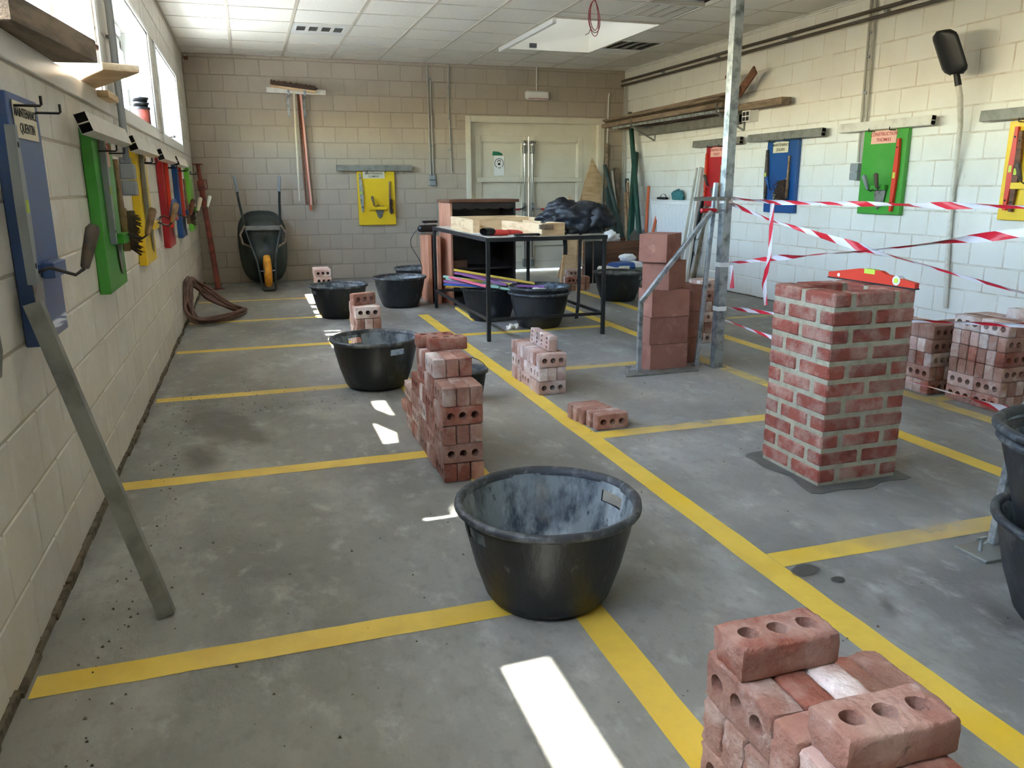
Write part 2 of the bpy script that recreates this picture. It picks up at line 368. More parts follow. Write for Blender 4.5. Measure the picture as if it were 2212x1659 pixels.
flat(M3-hw, M3+hw, -12.9, -6.9); flat(M3-hw, M3+hw, -6.9, -6.0, 'line_worn'); flat(M3-hw, M3+hw, -6.0, -2.2); flat(M4-hw, M4+hw, -12.9, -7.0, 'line_worn'); flat(M4-hw, M4+hw, -7.0, -2.2)
for i, y in enumerate(LY+[-10.42, -11.87]):
    flat(.03 if i == 0 else .03, M1-hw, y-(hw if i < 4 else .04), y+(hw if i < 4 else .04), 'line', .0016)
    if i not in (4, 5): flat(M2+hw, M3-hw, y-hw, y+hw, 'line', .0016); flat(M4+hw, W-.05, y-hw, y+hw, 'line_worn', .0016)

def blob(cx, cy, rx, ry, m, z=.003, rot=0):
    n = 28; mb = MB(); mb.add([(1.1*math.cos(2*math.pi*k/n), 1.1*math.sin(2*math.pi*k/n), 0) for k in range(n)], [tuple(range(n))])
    o = mb.build('floor_stain', M[m], fl, loc=(cx, cy, z), rot=(0, 0, rot)); o.scale = (rx, ry, 1); return o
blob(.42, -6.75, .20, .55, 'stain_ring', rot=.35); blob(.34, -7.25, .13, .3, 'stain', .0035, .3)
blob(2.275, -9.07, .075, .045, 'stain_wet', .0035, .4); blob(2.33, -9.15, .03, .022, 'stain_wet', .0036, .1); blob(2.36, -9.33, .03, .09, 'stain', .0036, -.5); blob(2.62, -9.5, .07, .2, 'stain', .0035, -.4)
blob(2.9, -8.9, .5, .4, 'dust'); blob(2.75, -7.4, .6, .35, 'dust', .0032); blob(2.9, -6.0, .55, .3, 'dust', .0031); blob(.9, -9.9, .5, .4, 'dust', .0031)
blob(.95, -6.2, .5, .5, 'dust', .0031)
# damp mortar foot around the pillar
n = 60; px0, px1, py0, py1 = 2.765, 3.26, -8.53, -8.03
ring = []
for k in range(n):
    a = 2*math.pi*k/n; c, d = math.cos(a), math.sin(a)
    t = 1/max(abs(c)/.275, abs(d)/.268)*(.93+.05*math.sin(3*a+1)+.04*math.sin(7*a)); ring.append((c*t, d*t))
mb = MB(); mb.prism(ring, 0, .004, plane='xy'); mb.build('damp_mortar_foot', M['damp'], fl, loc=(2.995, -8.277, 0))

def block_mesh(w, h, m, nm, t=.1):
    return MB().cbox(0, w, -.004, t, 0, h, .006).mesh(nm, m)
def block_wall(name, length, rot, loc, x_off, mats, holes, near, zoff=0, bh=.1977, bw=.2965, gap=.004, prio=None, top=H, stagger=.148):
    """wall in local frame: x along the wall, -y towards the room."""
    root = bpy.data.objects.new(name, None); COL.objects.link(root); struct(root)
    root.location = loc; root.rotation_euler = (0, 0, rot)
    # backing with holes: grid of boxes between breakpoints
    xs = sorted({-.0, length}|{h[0] for h in holes}|{h[1] for h in holes}); zs = sorted({0., top+.35}|{h[2] for h in holes}|{h[3] for h in holes})
    mb = MB()
    for i in range(len(xs)-1):
        for j in range(len(zs)-1):
            cx, cz = (xs[i]+xs[i+1])/2, (zs[j]+zs[j+1])/2
            if any(h[0] < cx < h[1] and h[2] < cz < h[3] for h in holes): continue
            mb.box(xs[i], xs[i+1], 0.0, .3, zs[j], zs[j+1])
    mb.build('joint_backing', mats[1], root)
    full = block_mesh(bw-gap, bh-gap, mats[0], 'block', .02); items = []
    k = 0
    while True:
        z0 = zoff+k*bh; z1 = min(z0+bh, top)
        if z0 >= top-.01: break
        x = x_off+(stagger if k % 2 else 0)-bw*2
        while x < length:
            a, b = max(x, 0), min(x+bw, length); za = max(z0, 0)
            segs = [(a, b, za, z1)]
            for h in holes:
                ns = []
                for (p, q, r, t) in segs:
                    if q <= h[0] or p >= h[1] or t <= h[2] or r >= h[3]: ns.append((p, q, r, t)); continue
                    if r < h[2]: ns.append((p, q, r, h[2]))
                    if t > h[3]: ns.append((p, q, h[3], t))
                    rr, tt = max(r, h[2]), min(t, h[3])
                    if p < h[0]: ns.append((p, h[0], rr, tt))
                    if q > h[1]: ns.append((h[1], q, rr, tt))
                segs = ns
            for (p, q, r, t) in segs:
                if q-p > .012 and t-r > .012: items.append((p, q, r, t))
            x += bw
        k += 1
    items.sort(key=lambda it: near(it))
    st_ = MB(); cnt = 0
    for (p, q, r, t) in items:
        if cnt < 298:
            jz = random.uniform(-.0012, .0012)
            if abs(q-p-bw) < 1e-4 and abs(t-r-bh) < 1e-4: o = put(full, 'block', root, (p+gap/2, jz, r+gap/2))
            else: o = put(block_mesh(q-p-gap, t-r-gap, mats[0], 'block', .02), 'block', root, (p+gap/2, jz, r+gap/2))
            cnt += 1
        else: st_.cbox(p+gap/2, q-gap/2, -.004, .02, r+gap/2, t-gap/2, .006)
    if st_.v: st_.build('block_courses', mats[0], root)['kind'] = 'stuff'
    return root
# back wall: x = world X, at Y=0
DX0, DX1, DZ = 3.62, 5.56, 2.085
block_wall('wall_back', W, 0, (0, 0, 0), .158, (M['wall_taupe'], M['mortar_taupe']), [(DX0, DX1, -.01, DZ)], lambda i: abs(i[0]-3)*.01-i[2]*.001)
# right wall: local x -> -Y
block_wall('wall_right', -YF, -math.pi/2, (W, 0, 0), .295-.005, (M['wall_white'], M['mortar_white']), [], lambda i: (0 if i[0] < 7.1 else 50)-i[0], zoff=.01-.1985, bh=.1985)
# left wall: local x -> +Y, origin at Y=YF
WIN = [(-8.45, -6.45), (-5.955, -3.97), (-3.46, -1.42), (-11.2, -9.2)]
WZ0, WZ1 = 1.66, 2.365
block_wall('wall_left', -YF, math.pi/2, (0, YF, 0), .1, (M['wall_cream'], M['mortar_cream']), [(a-YF, b-YF, WZ0, WZ1) for a, b in WIN],
           lambda i: (0 if i[0]+YF > -9.0 else 50)+abs(i[0]+YF+8.6))
struct(MB().box(-.3, W+.3, YF-.3, YF, 0, H+.3).build('wall_front', M['wall_white']))
# dirty foot of the walls
mb = MB()
for i in range(70):
    y = -13+i*.19; mb.box(0, .012+random.uniform(0, .012), y, y+.185, 0, .012+random.uniform(0, .018))
mb.build('baseboard_left', M['dirt'])['kind'] = 'structure'
mb = MB()
for i in range(70):
    y = -13+i*.19; mb.box(W-.008-random.uniform(0, .008), W, y, y+.185, 0, .006+random.uniform(0, .01))
mb.build('baseboard_right', M['dirt'])['kind'] = 'structure'

# ------------------------------------------------------------------ ceiling
ce = bpy.data.objects.new('ceiling', None); COL.objects.link(ce); struct(ce)
WX0, WX1, WY0, WY1 = 3.635, 4.775, -3.215, -1.38
mb = MB()
for (a, b, c, d) in ((-.3, WX0-.02, YF, .3), (WX1+.02, W+.3, YF, .3), (WX0-.02, WX1+.02, YF, WY0-.02), (WX0-.02, WX1+.02, WY1+.02, .3)): mb.box(a, b, c, d, H+.2, H+.3)
mb.build('roof_slab', M['plaster'], ce)
xl = [0]+[GX0+GS*k for k in range(9)]+[W]; yl = [0]+[-(GY0+GYS*k) for k in range(22)]
yl = [y for y in yl if y > YF]+[YF]
fullt = MB().cbox(-.289, .289, -.2915, .2915, 0, .015, .004).mesh('ceiling_tile', M['tile'])
skip = {(2, 3): 'vent', (7, 6+1-0): None}
vent_c = None
for i in range(len(xl)-1):
    for j in range(len(yl)-1):
        x0, x1, y1, y0 = xl[i], xl[i+1], yl[j], yl[j+1]
        if i == 2 and j == 3: continue                       # air vent
        if (i == 7 and j == 7) or (i == 8 and j == 3): continue   # light fittings
        segs = [(x0, x1, y0, y1)]; h = (WX0-.03, WX1+.03, WY0-.03, WY1+.03); ns = []
        for (p, q, r, t) in segs:
            if q <= h[0] or p >= h[1] or t <= h[2] or r >= h[3]: ns.append((p, q, r, t)); continue
            if r < h[2]: ns.append((p, q, r, h[2]))
            if t > h[3]: ns.append((p, q, h[3], t))
            rr, tt = max(r, h[2]), min(t, h[3])
            if p < h[0]: ns.append((p, h[0], rr, tt))
            if q > h[1]: ns.append((h[1], q, rr, tt))
        for (p, q, r, t) in ns:
            if q-p < .04 or t-r < .04: continue
            if (p, q, r, t) == (x0, x1, y0, y1) and abs(q-p-.6) < .001 and abs(t-r-GYS) < .001: put(fullt, 'ceiling_tile', ce, ((p+q)/2, (r+t)/2, H+.003+random.uniform(0, .001)))
            else: MB().cbox(p+.01, q-.01, r+.01, t-.01, 0, .015, .004).build('ceiling_tile', M['tile'], ce, loc=(0, 0, H+.003))
def runs(lo, hi, a0, a1, inside):
    if not inside: return [(lo, hi)]
    return [(lo, a0), (a1, hi)]
for k in range(9):
    x = GX0+GS*k
    for (a, b) in runs(YF, 0, WY0-.03, WY1+.03, WX0-.03 < x < WX1+.03):
        MB().box(x-.015, x+.015, a, b, H-.001, H+.03).build('ceiling_runner', M['grid'], ce)
for y in yl[1:-1]:
    for (a, b) in runs(0, W, WX0-.03, WX1+.03, WY0-.03 < y < WY1+.03):
        MB().box(a, b, y-.006, y+.006, H, H+.028).build('ceiling_cross_rail', M['grid'], ce)
MB().box(0, .022, YF, 0, H-.002, H+.02).build('ceiling_edge_angle', M['grid'], ce)
MB().box(W-.022, W, YF, 0, H-.002, H+.02).build('ceiling_edge_angle', M['pvc'], ce)
MB().box(0, W, -.022, 0, H-.001, H+.02).build('ceiling_edge_angle', M['grid'], ce)
# skylight well
sk = bpy.data.objects.new('window_5', None); COL.objects.link(sk); struct(sk)
T = .02; top = H+1.0
mb = MB(); mb.box(WX0-T, WX0, WY0-T, WY1+T, H-.004, top); mb.box(WX1, WX1+T, WY0-T, WY1+T, H-.004, top); mb.box(WX0, WX1, WY0-T, WY0, H-.004, top); mb.box(WX0, WX1, WY1, WY1+T, H-.004, top)
mb.build('skylight_shaft', M['plaster'], sk)
MB().box(WX0-.05, WX1+.05, WY0-.05, WY1+.05, top, top+.01).build('skylight_dome', M['dome'], sk)
MB().box(WX0-.018, WX0+.02, WY0+.04, WY1+.01, H-.045, H-.004).build('shaft_edge_strip', M['pvc'], sk)
MB().box(WX0-.02, WX1+.03, WY0-.05, WY0, H-.008, H).build('shaft_edge_trim', M['grid'], sk)
MB().box(4.0, 4.09, WY1-.012, WY1-.001, H+.02, H+.07).build('shaft_wall_box', M['tint_grey'], sk)
# air vent tile
vt = thing('ceiling_vent', 'white ceiling vent panel with four dark square slots', 'vent', (1.489, -1.9375, H))
mb = MB(); cs = [-.285, -.215, -.105, -.075, .035, .065, .175, .205+.02, .285]
mb.box(-.285, .285, -.29, -.13, 0, .012); mb.box(-.285, .285, .13, .29, 0, .012)
sx = [-.235, -.085, .035, .165]; edges = []
xs_ = [-.285]
for c in (-.19, -.065, .065, .19): xs_ += [c-.045, c+.045]
xs_.append(.285)
for k in range(0, len(xs_), 2): mb.box(xs_[k], xs_[k+1], -.13, .13, 0, .012)
mb.build('vent_panel', M['pvc'], vt)
for c in (-.19, -.065, .065, .19): MB().box(c-.045, c+.045, -.13, .13, .006, .011).build('vent_slot', M['tint_grey'], vt)
# louvred fluorescent fittings
def fitting(cx, cy, label):
    t = thing('ceiling_light', label, 'ceiling light', (cx, cy, H), 0, 'recessed louvre ceiling lights')
    mb = MB(); q = .288
    mb.box(-q, q, -q, -q+.02, -.002, .05); mb.box(-q, q, q-.02, q, -.002, .05); mb.box(-q, -q+.02, -q+.02, q-.02, -.002, .05); mb.box(q-.02, q, -q+.02, q-.02, -.002, .05)
    mb.box(-q, q, -q, q, .07, .075); mb.build('light_frame', M['pvc'], t)
    for k in range(4):
        x = -.2+k*.133
        mb = MB(); pr = [(-.055, 0), (-.045, .03), (-.02, .055), (.02, .055), (.045, .03), (.055, 0)]
        for a in range(5): mb.add([(x+pr[a][0], -.265, pr[a][1]), (x+pr[a+1][0], -.265, pr[a+1][1]), (x+pr[a+1][0], .265, pr[a+1][1]), (x+pr[a][0], .265, pr[a][1])], [(0, 1, 2, 3)])
        mb.build('reflector', M['chrome'], t)
        mb = MB()
        for c in range(9): yy = -.24+c*.06; mb.box(x-.05, x+.05, yy-.001, yy+.001, .002, .03)
        mb.build('louvre', M['chrome'], t)
        MB().tube([(x, -.26, .04), (x, .26, .04)], .008, 8).build('fluorescent_tube', M['white'], t, True)
    return t
fitting(4.489, -3.752, 'square louvred ceiling light nearer than the skylight shaft')
fitting(5.089, -1.9375, 'square louvred ceiling light beside the skylight shaft, near right wall')

# ------------------------------------------------------------------ windows in the left wall
def window(idx, y0, y1, extra=False):
    w_ = bpy.data.objects.new('window_%d' % idx, None); COL.objects.link(w_); struct(w_)
    z0, z1 = WZ0, WZ1
    mb = MB(); mb.box(-.3, .0, y0, y0+.012, z0, z1); mb.box(-.3, 0, y1-.012, y1, z0, z1); mb.box(-.3, 0, y0, y1, z1-.012, z1); mb.build('reveal_lining', M['pvc'], w_)
    MB().box(-.3, .004, y0, y1, z0-.0, z0+.012).build('window_sill', M['pvc'], w_)
    mb = MB(); tw = .075
    for (a, b, c, d) in ((y0-tw, y1+tw, z0-tw, z0), (y0-tw, y1+tw, z1, z1+.03), (y0-tw, y0, z0, z1), (y1, y1+tw, z0, z1)): mb.cbox(.0042, .014, a, b, c, d, .003)
    mb.build('window_trim', M['pvc'], w_)
    x0, x1 = -.25, -.185; fw = .06
    mb = MB()
    for (a, b, c, d) in ((y0+.012, y1-.012, z0+.012, z0+.012+fw), (y0+.012, y1-.012, z1-.09-fw, z1-.012), (y0+.012, y0+.012+fw, z0+.07, z1-.07), (y1-.012-fw, y1-.012, z0+.07, z1-.07)): mb.cbox(x0, x1, a, b, c, d, .004)
    ym = (y0+y1)/2; mb.cbox(x0, x1, ym-.035, ym+.035, z0+.07, z1-.07, .004)
    mb.build('window_frame', M['pvc'], w_)
    for (a, b) in ((y0+.072, ym-.035), (ym+.035, y1-.072)):
        mb = MB(); c0, c1, e = z0+.072, z1-.15, .045
        for (p, q, r, t) in ((a, b, c0, c0+e), (a, b, c1-e, c1), (a, a+e, c0+e, c1-e), (b-e, b, c0+e, c1-e)): mb.cbox(-.225, -.165, p, q, r, t, .004)
        sa = mb.build('window_sash', M['pvc'], w_)
        MB().box(-.202, -.198, a+e, b-e, c0+e, c1-e).build('window_pane', M['glass'], sa)
        mb = MB(); mb.cbox(-.165, -.15, b-.03, b-.005, (c0+c1)/2-.03, (c0+c1)/2+.03, .003); mb.tube([(-.14, b-.018, (c0+c1)/2+.01), (-.14, b-.018, (c0+c1)/2-.11)], .008, 8)
        mb.build('window_handle', M['pvc'], sa)
    pl = bpy.data.lights.new('daylight_portal', 'AREA'); pl.shape = 'RECTANGLE'; pl.size = y1-y0; pl.size_y = z1-z0; pl.cycles.is_portal = True
    po = bpy.data.objects.new('daylight_portal', pl); COL.objects.link(po); po.location = (-.29, (y0+y1)/2, (z0+z1)/2)
    po.rotation_euler = V((-1, 0, 0)).to_track_quat('Z', 'X').to_euler()
    return w_
for i, (a, b) in enumerate(WIN): window(i+1, a, b)
# tilt mechanism at the head of the middle window
t = thing('window_tilt_motor', 'white tilt mechanism box under the head of middle window', 'window mechanism', (-.16, -4.5, 2.30))
MB().cbox(-.02, .02, -.2, .2, -.02, .03, .004).build('motor_housing', M['pvc'], t)
MB().tube([(0, .1, -.02), (.0, .32, -.03)], .006, 8).build('push_chain', M['galv_dull'], t)
MB().cbox(-.165, -.14, -3.987, -3.97-.012, 1.98, 2.2, .003).build('trim_1', M['pvc'])['kind'] = 'structure'

# ------------------------------------------------------------------ double door in the back wall
fr = MB(); FW = .07
for (a, b, c, d) in ((DX0-FW, DX0, 0, DZ+FW), (DX1, DX1+FW, 0, DZ+FW), (DX0, DX1, DZ, DZ+FW)): fr.cbox(a, b, -.018, -.004, c, d, .003)
fr.box(DX0, DX0+.012, -.004, .2, 0, DZ); fr.box(DX1-.012, DX1, -.004, .2, 0, DZ); fr.box(DX0, DX1, -.004, .2, DZ-.012, DZ)
for (a, b, c, d) in ((DX0+.012, DX0+.088, 0, DZ-.19), (DX1-.208, DX1-.012, 0, DZ-.19), (DX0+.012, DX1-.012, DZ-.19, DZ-.012)): fr.box(a, b, .1, .16, c, d)
struct(fr.build('trim_2', M['door']))
def leaf(idx, x0, x1, hx):
    d = bpy.data.objects.new('door_%d' % idx, None); COL.objects.link(d); struct(d)
    z0, z1 = .02, DZ-.175; y = .1; st_ = .085
    mb = MB()
    for (a, b, c, e) in ((x0, x0+st_, z0, z1), (x1-st_, x1, z0, z1), (x0+st_, x1-st_, z0, z0+.12), (x0+st_, x1-st_, z1-.09, z1), (x0+st_, x1-st_, .36, .44)): mb.cbox(a, b, y-.002, y+.04, c, e, .006)
    mb.box(x0+st_, x1-st_, y+.026, y+.038, z0, z1)
    mb.build('door_leaf', M['door'], d)
    mb = MB(); a, b = x0+st_, x1-st_
    for (p, q, c, e) in ((a, a+.02, .44, z1-.09), (b-.02, b, .44, z1-.09), (a+.02, b-.02, .44, .46), (a+.02, b-.02, z1-.11, z1-.09)): mb.cbox(p, q, y+.006, y+.027, c, e, .006)
    mb.build('panel_moulding', M['door'], d)
    mb = MB(); mb.cbox(x0+.01, x1-.01, y-.034, y-.003, 1.27, 1.335, .004); mb.build('cross_bar', M['door'], d)
    mb = MB(); mb.tube([(hx, y-.045, .1), (hx, y-.045, 1.82)], .011, 10); mb.build('bolt_rod', M['chrome'], d, True)
    mb = MB()
    for z in (1.72, .92, .12): mb.cbox(hx-.022, hx+.022, y-.06, y-.002, z-.06, z+.06, .008)
    mb.cbox(hx-.03, hx+.03, y-.065, y-.002, 1.80, 1.84, .006)
    mb.build('bolt_case', M['galv_dull'], d)
    dirx = -1 if hx > (x0+x1)/2 else 1
    mb = MB(); mb.tube([(hx, y-.06, .93), (hx+dirx*.05, y-.1, .90), (hx+dirx*.1, y-.12, .89)], .014, 10); mb.build('bar_arm', M['galv_dull'], d, True)
    MB().tube([(hx+dirx*.1, y-.12, .89), (hx+dirx*.68, y-.12, .885)], .013, 10).build('push_bar', M['p_red'], d, True)
    return d
leaf(1, 3.71, 4.50, 4.43); leaf(2, 4.505, 5.35, 4.545)
MB().cbox(4.33, 4.37, .085, .097, 1.08, 1.24, .004).build('lock_plate', M['door'], bpy.data.objects['door_1'])
MB().cbox(4.36, 4.40, .07, .098, 1.26, 1.37, .004).build('latch_plate', M['door'], bpy.data.objects['door_1'])
# signs on the door
sg = thing('safety_sign', 'white sheet with blue circle mask pictogram on left door leaf', 'sign', (4.065, .118, 1.50))
MB().box(-.075, .075, -.004, -.001, -.14, .13).build('sign_sheet', M['label_white'], sg)
mb = MB(); nn = 28
mb.add([(r_*math.cos(2*math.pi*k/nn), -.006, .03+r_*math.sin(2*math.pi*k/nn)) for r_ in (.068, .06) for k in range(nn)], [(k, (k+1) % nn, nn+(k+1) % nn, nn+k) for k in range(nn) if not (k in (19, 23))])
mb.build('sign_ring', M['ink'], sg)
mb = MB(); mb.add([(.028*math.cos(math.pi*k/12), -.006, .045+.03*math.sin(math.pi*k/12)) for k in range(13)]+[(.018*math.cos(math.pi*k/12), -.006, .045+.02*math.sin(math.pi*k/12)) for k in range(13)], [(k, k+1, 14+k, 13+k) for k in range(12)])
mb.add([(.02*math.cos(2*math.pi*k/16), -.0065, .02+.018*math.sin(2*math.pi*k/16)) for k in range(16)], [tuple(range(16))])
mb.build('sign_mask_symbol', M['ink'], sg)
gs = thing('green_sticker', 'small torn green sticker above the mask sign', 'sticker', (4.04, .117, 1.665))
MB().prism([(-.075, -.028), (.075, -.028), (.078, -.005), (.02, .022), (-.065, .028)], -.004, -.001).build('sticker_sheet', M['green_sign'], gs)

# emergency light over the door
el = thing('emergency_light', 'white emergency light above the double door', 'emergency light', (4.58, 0, 2.44))
mb = MB(); mb.cbox(-.175, .175, -.075, -.005, -.058, .058, .022); mb.build('light_body', M['pvc'], el, True)
MB().cbox(-.14, .14, -.081, -.07, -.02, .04, .006).build('light_lens', M['white'], el)
MB().box(-.14, .14, -.0785, -.074, -.05, -.043).build('warning_strip', M['p_red'], el)
MB().tube([(0, -.02, .058), (0, -.02, .37)], .009, 8).build('light_conduit', M['pvc'], el)

# ------------------------------------------------------------------ conduits
def conduit(name, label, runs_, r, m, clips=(), cat='conduit', cm='grey_plastic', group=None):
    t = thing(name, label, cat, runs_[0][0], group=group); o = V(runs_[0][0])
    for pts in runs_: MB().tube([V(p)-o for p in pts], r, 10).build('pipe', M[m], t, True)
    for c in clips: c = V(c)-o; MB().cbox(c.x-.02, c.x+.02, c.y-.02, c.y+.02, c.z-.008, c.z+.008, .002).build('pipe_clip', M[cm], t)
    return t
conduit('wall_conduit', 'pair of slim grey conduits down taupe wall to grey box', [[(3.035, -.022, H-.02), (3.04, -.022, 1.37)], [(3.075, -.022, 2.62), (3.08, -.022, 1.37)]], .010, 'grey_pipe', [(3.057, -.02, z) for z in (2.6, 2.15, 1.75)])
sb = thing('switch_box', 'grey double switch box below the slim conduits on taupe wall', 'switch', (3.06, 0, 1.23))
for dz in (0, .072): MB().cbox(-.045, .045, -.05, -.004, dz, dz+.068, .006).build('switch_cover', M['grey_plastic'], sb)
conduit('wall_conduit', 'single thin pale cable pipe on taupe wall left of door', [[(3.33, -.02, H-.02), (3.315, -.02, 2.45), (3.335, -.02, 1.42), (3.345, -.03, 1.39)]], .010, 'grey_pipe', [(3.32, -.02, z) for z in (2.5, 2.1, 1.7)])
conduit('wall_conduit', 'thin white pipe on taupe wall right of the door', [[(5.685, -.03, 2.50), (5.68, -.02, 2.44), (5.67, -.02, 1.3)]], .009, 'pvc')
conduit('ceiling_pipe', 'upper dark heating pipe along top of right wall', [[(W-.055, -.03, 2.665), (W-.055, YF+.1, 2.665)]], .016, 'dark_pipe', [(W-.03, -y, 2.64) for y in (1.2, 2.5, 3.8, 5.1, 6.4)])
conduit('ceiling_pipe', 'lower dark heating pipe along top of right wall', [[(W-.055, -.03, 2.605), (W-.055, YF+.1, 2.605)]], .016, 'dark_pipe')
conduit('wall_conduit', 'pair of grey conduits dropping to switch box beside green board', [[(W-.03, -4.90, H-.02), (W-.03, -4.93, 1.41)], [(W-.03, -4.96, H-.02), (W-.03, -4.99, 1.41)]], .011, 'grey_pipe', [(W-.025, -4.94, z) for z in (2.5, 2.3, 2.0)])
t = thing('switch_box', 'grey double switch box left of green board on right wall', 'switch', (W, -4.92, 1.255), -math.pi/2)
for dz in (0, .075): MB().cbox(-.05, .05, -.065, -.004, dz, dz+.071, .006).build('switch_cover', M['grey_plastic'], t)
conduit('corner_pipe', 'pair of grey pipes down the corner right of door', [[(W-.04, -.10, 2.6), (W-.04, -.10, .5)], [(W-.04, -.16, 2.55), (W-.04, -.16, .5)]], .012, 'grey_pipe', [(W-.03, -.13, z) for z in (2.1, 1.2)], cat='pipe')
conduit('wall_conduit', 'two grey conduits between the near windows on left wall', [[(.04, -6.20, H-.02), (.04, -6.20, 1.36)], [(.04, -6.14, H-.02), (.04, -6.14, 1.5), (.035, -6.16, 1.36)]], .015, 'grey_plastic', [(.03, -6.17, 1.98)])
t = thing('switch_box', 'grey double switch box right of green board on left wall', 'switch', (0, -6.18, 1.18), math.pi/2)
for dz in (0, .085): MB().cbox(-.05, .05, -.075, -.004, dz, dz+.08, .006).build('switch_cover', M['grey_plastic'], t)
MB().cbox(-.03, .03, -.06, -.004, .165, .2, .006).build('cable_gland', M['grey_plastic'], t)

# ------------------------------------------------------------------ cored bricks
BL, BW, BT = .178, .083, .056
def brick_mesh(seed, m, fine=False, chip=0):
    rnd = random.Random(seed); b = .006; hr = .0165; n = 12 if not fine else 24
    L2, W2, T2 = BL/2-b, BW/2-b, BT/2
    mb = MB(); cw = (2*L2)/3.0; holes = [-.052, 0, .052]
    vs = []; fs = []
    def cell(cx, x0, x1, z):
        ring = []; sq = []
        for k in range(n):
            a = 2*math.pi*(k+.5)/n; c, d = math.cos(a), math.sin(a)
            ring.append((cx+hr*c, hr*d, z))
            tx = ((x1-cx) if c > 0 else (cx-x0))/abs(c) if abs(c) > 1e-6 else 9
            ty = W2/abs(d) if abs(d) > 1e-6 else 9; t_ = min(tx, ty)
            sq.append((cx+c*t_, d*t_, z))
        # snap nearest to corners
        for ccx in (x0, x1):
            for ccy in (-W2, W2):
                i = min(range(n), key=lambda q: (sq[q][0]-ccx)**2+(sq[q][1]-ccy)**2); sq[i] = (ccx, ccy, z)
        return ring, sq
    xs = [-L2, -.026, .026, L2]
    for z in (T2, -T2):
        for i, cx in enumerate(holes):
            r_, q_ = cell(cx, xs[i], xs[i+1], z)
            mb.add(r_+q_, [(k, (k+1) % n, n+(k+1) % n, n+k) for k in range(n)])
    for cx in holes:
        r1 = [(cx+hr*math.cos(2*math.pi*(k+.5)/n), hr*math.sin(2*math.pi*(k+.5)/n), z) for z in (T2, -T2) for k in range(n)]
        mb.add(r1, [(k, (k+1) % n, n+(k+1) % n, n+k) for k in range(n)])
    # sides: rounded belt following the top outline
    r_, q_ = [], []
    o = []
    for i in range(3):
        _, q = cell(holes[i], xs[i], xs[i+1], 0)
        o += [(p[0], p[1]) for p in q if abs(abs(p[1])-W2) < 1e-6 or (i == 0 and abs(p[0]+L2) < 1e-6) or (i == 2 and abs(p[0]-L2) < 1e-6)]
    o = sorted({(round(p[0], 5), round(p[1], 5)) for p in o}, key=lambda p: math.atan2(p[1]/W2, p[0]/L2))
    o = sorted(o, key=lambda p: perim(p, L2, W2))
    N = len(o); rings = []
    for (z, e) in ((T2, 0), (T2-b*.35, b*.7), (T2-b, b), (-T2+b, b), (-T2+b*.35, b*.7), (-T2, 0)):
        for p in o:
            nx = p[0]/L2; ny = p[1]/W2
            ex = e*(1 if nx > .999 else -1 if nx < -.999 else 0); ey = e*(1 if ny > .999 else -1 if ny < -.999 else 0)
            if ex and ey: ex *= .65; ey *= .65
            rings.append((p[0]+ex, p[1]+ey, z))
    mb.add(rings, [(a*N+k, a*N+(k+1) % N, (a+1)*N+(k+1) % N, (a+1)*N+k) for a in range(5) for k in range(N)])
    me = bpy.data.meshes.new('cored_brick'); me.from_pydata(mb.v, [], mb.f); me.materials.append(m)
    bm_ = bmesh.new(); bm_.from_mesh(me); bmesh.ops.remove_doubles(bm_, verts=bm_.verts, dist=.0004)
    if fine: 
        bmesh.ops.subdivide_edges(bm_, edges=[e for e in bm_.edges if e.calc_length() > .012], cuts=2, use_grid_fill=True)
        bmesh.ops.triangulate(bm_, faces=bm_.faces)
    from mathutils import noise
    amp = .0022 if fine else .0012; off = V((seed*3.1, seed*1.7, 0))
    for v in bm_.verts:
        nv = noise.noise_vector(v.co*28+off)*amp+noise.noise_vector(v.co*80+off)*amp*.6
        if fine and abs(v.co.x) > L2-.01 and abs(v.co.z) > T2-.012: nv -= v.co.normalized()*abs(noise.noise(v.co*40+off))*.008
        v.co += nv
    bmesh.ops.recalc_face_normals(bm_, faces=bm_.faces); bm_.to_mesh(me); bm_.free()
    me.polygons.foreach_set('use_smooth', [True]*len(me.polygons))
    try: me.set_sharp_from_angle(angle=R(40))
    except Exception: pass
    return me
def perim(p, L2, W2):
    x, y = p
    if abs(y+W2) < 1e-4 and x < L2-1e-4: return x+L2
    if abs(x-L2) < 1e-4 and y < W2-1e-4: return 2*L2+(y+W2)
    if abs(y-W2) < 1e-4 and x > -L2+1e-4: return 2*L2+2*W2+(L2-x)
    return 4*L2+2*W2+(W2-y)
BM = {k: [brick_mesh(i*7+j, M[k]) for j in range(4)] for i, k in enumerate(('brick', 'brick_pale', 'brick_red'))}
for k in ('brick', 'brick_pale', 'brick_red'): BM[k+'_f'] = [brick_mesh(101+j, M[k], True) for j in range(2)]
ORD = ['bottom', 'second', 'third', 'fourth', 'fifth', 'sixth', 'seventh', 'eighth']
ROW = ['nearest', 'second', 'third', 'fourth', 'fifth', 'sixth']
used_labels = {}
def brick(x, y, z, ori, tone, label, group, rz=0, fine=False, jit=.0015, tilt=None):
    """ori H: length along Y on edge, F: length along X on edge, X / Y: laid flat along that axis. (x, y, z) = centre of the base."""
    hh = BT if ori in 'XY' else BW
    rot = {'H': (R(90), 0, R(90)), 'F': (R(90), 0, 0), 'X': (0, 0, 0), 'Y': (0, 0, R(90))}[ori]
    o = put(random.choice(BM[tone+('_f' if fine else '')]), 'cored_brick')
    o.location = (x+random.uniform(-jit, jit), y+random.uniform(-jit, jit), z+hh/2+.0002)
    o.rotation_euler = (rot[0], rot[1], rot[2]+rz+random.uniform(-.012, .012))
    if tilt: o.rotation_euler = tilt
    return tag(o, label, 'brick', group)
TONE = {'brick': 'red', 'brick_pale': 'pale', 'brick_red': 'dark red'}
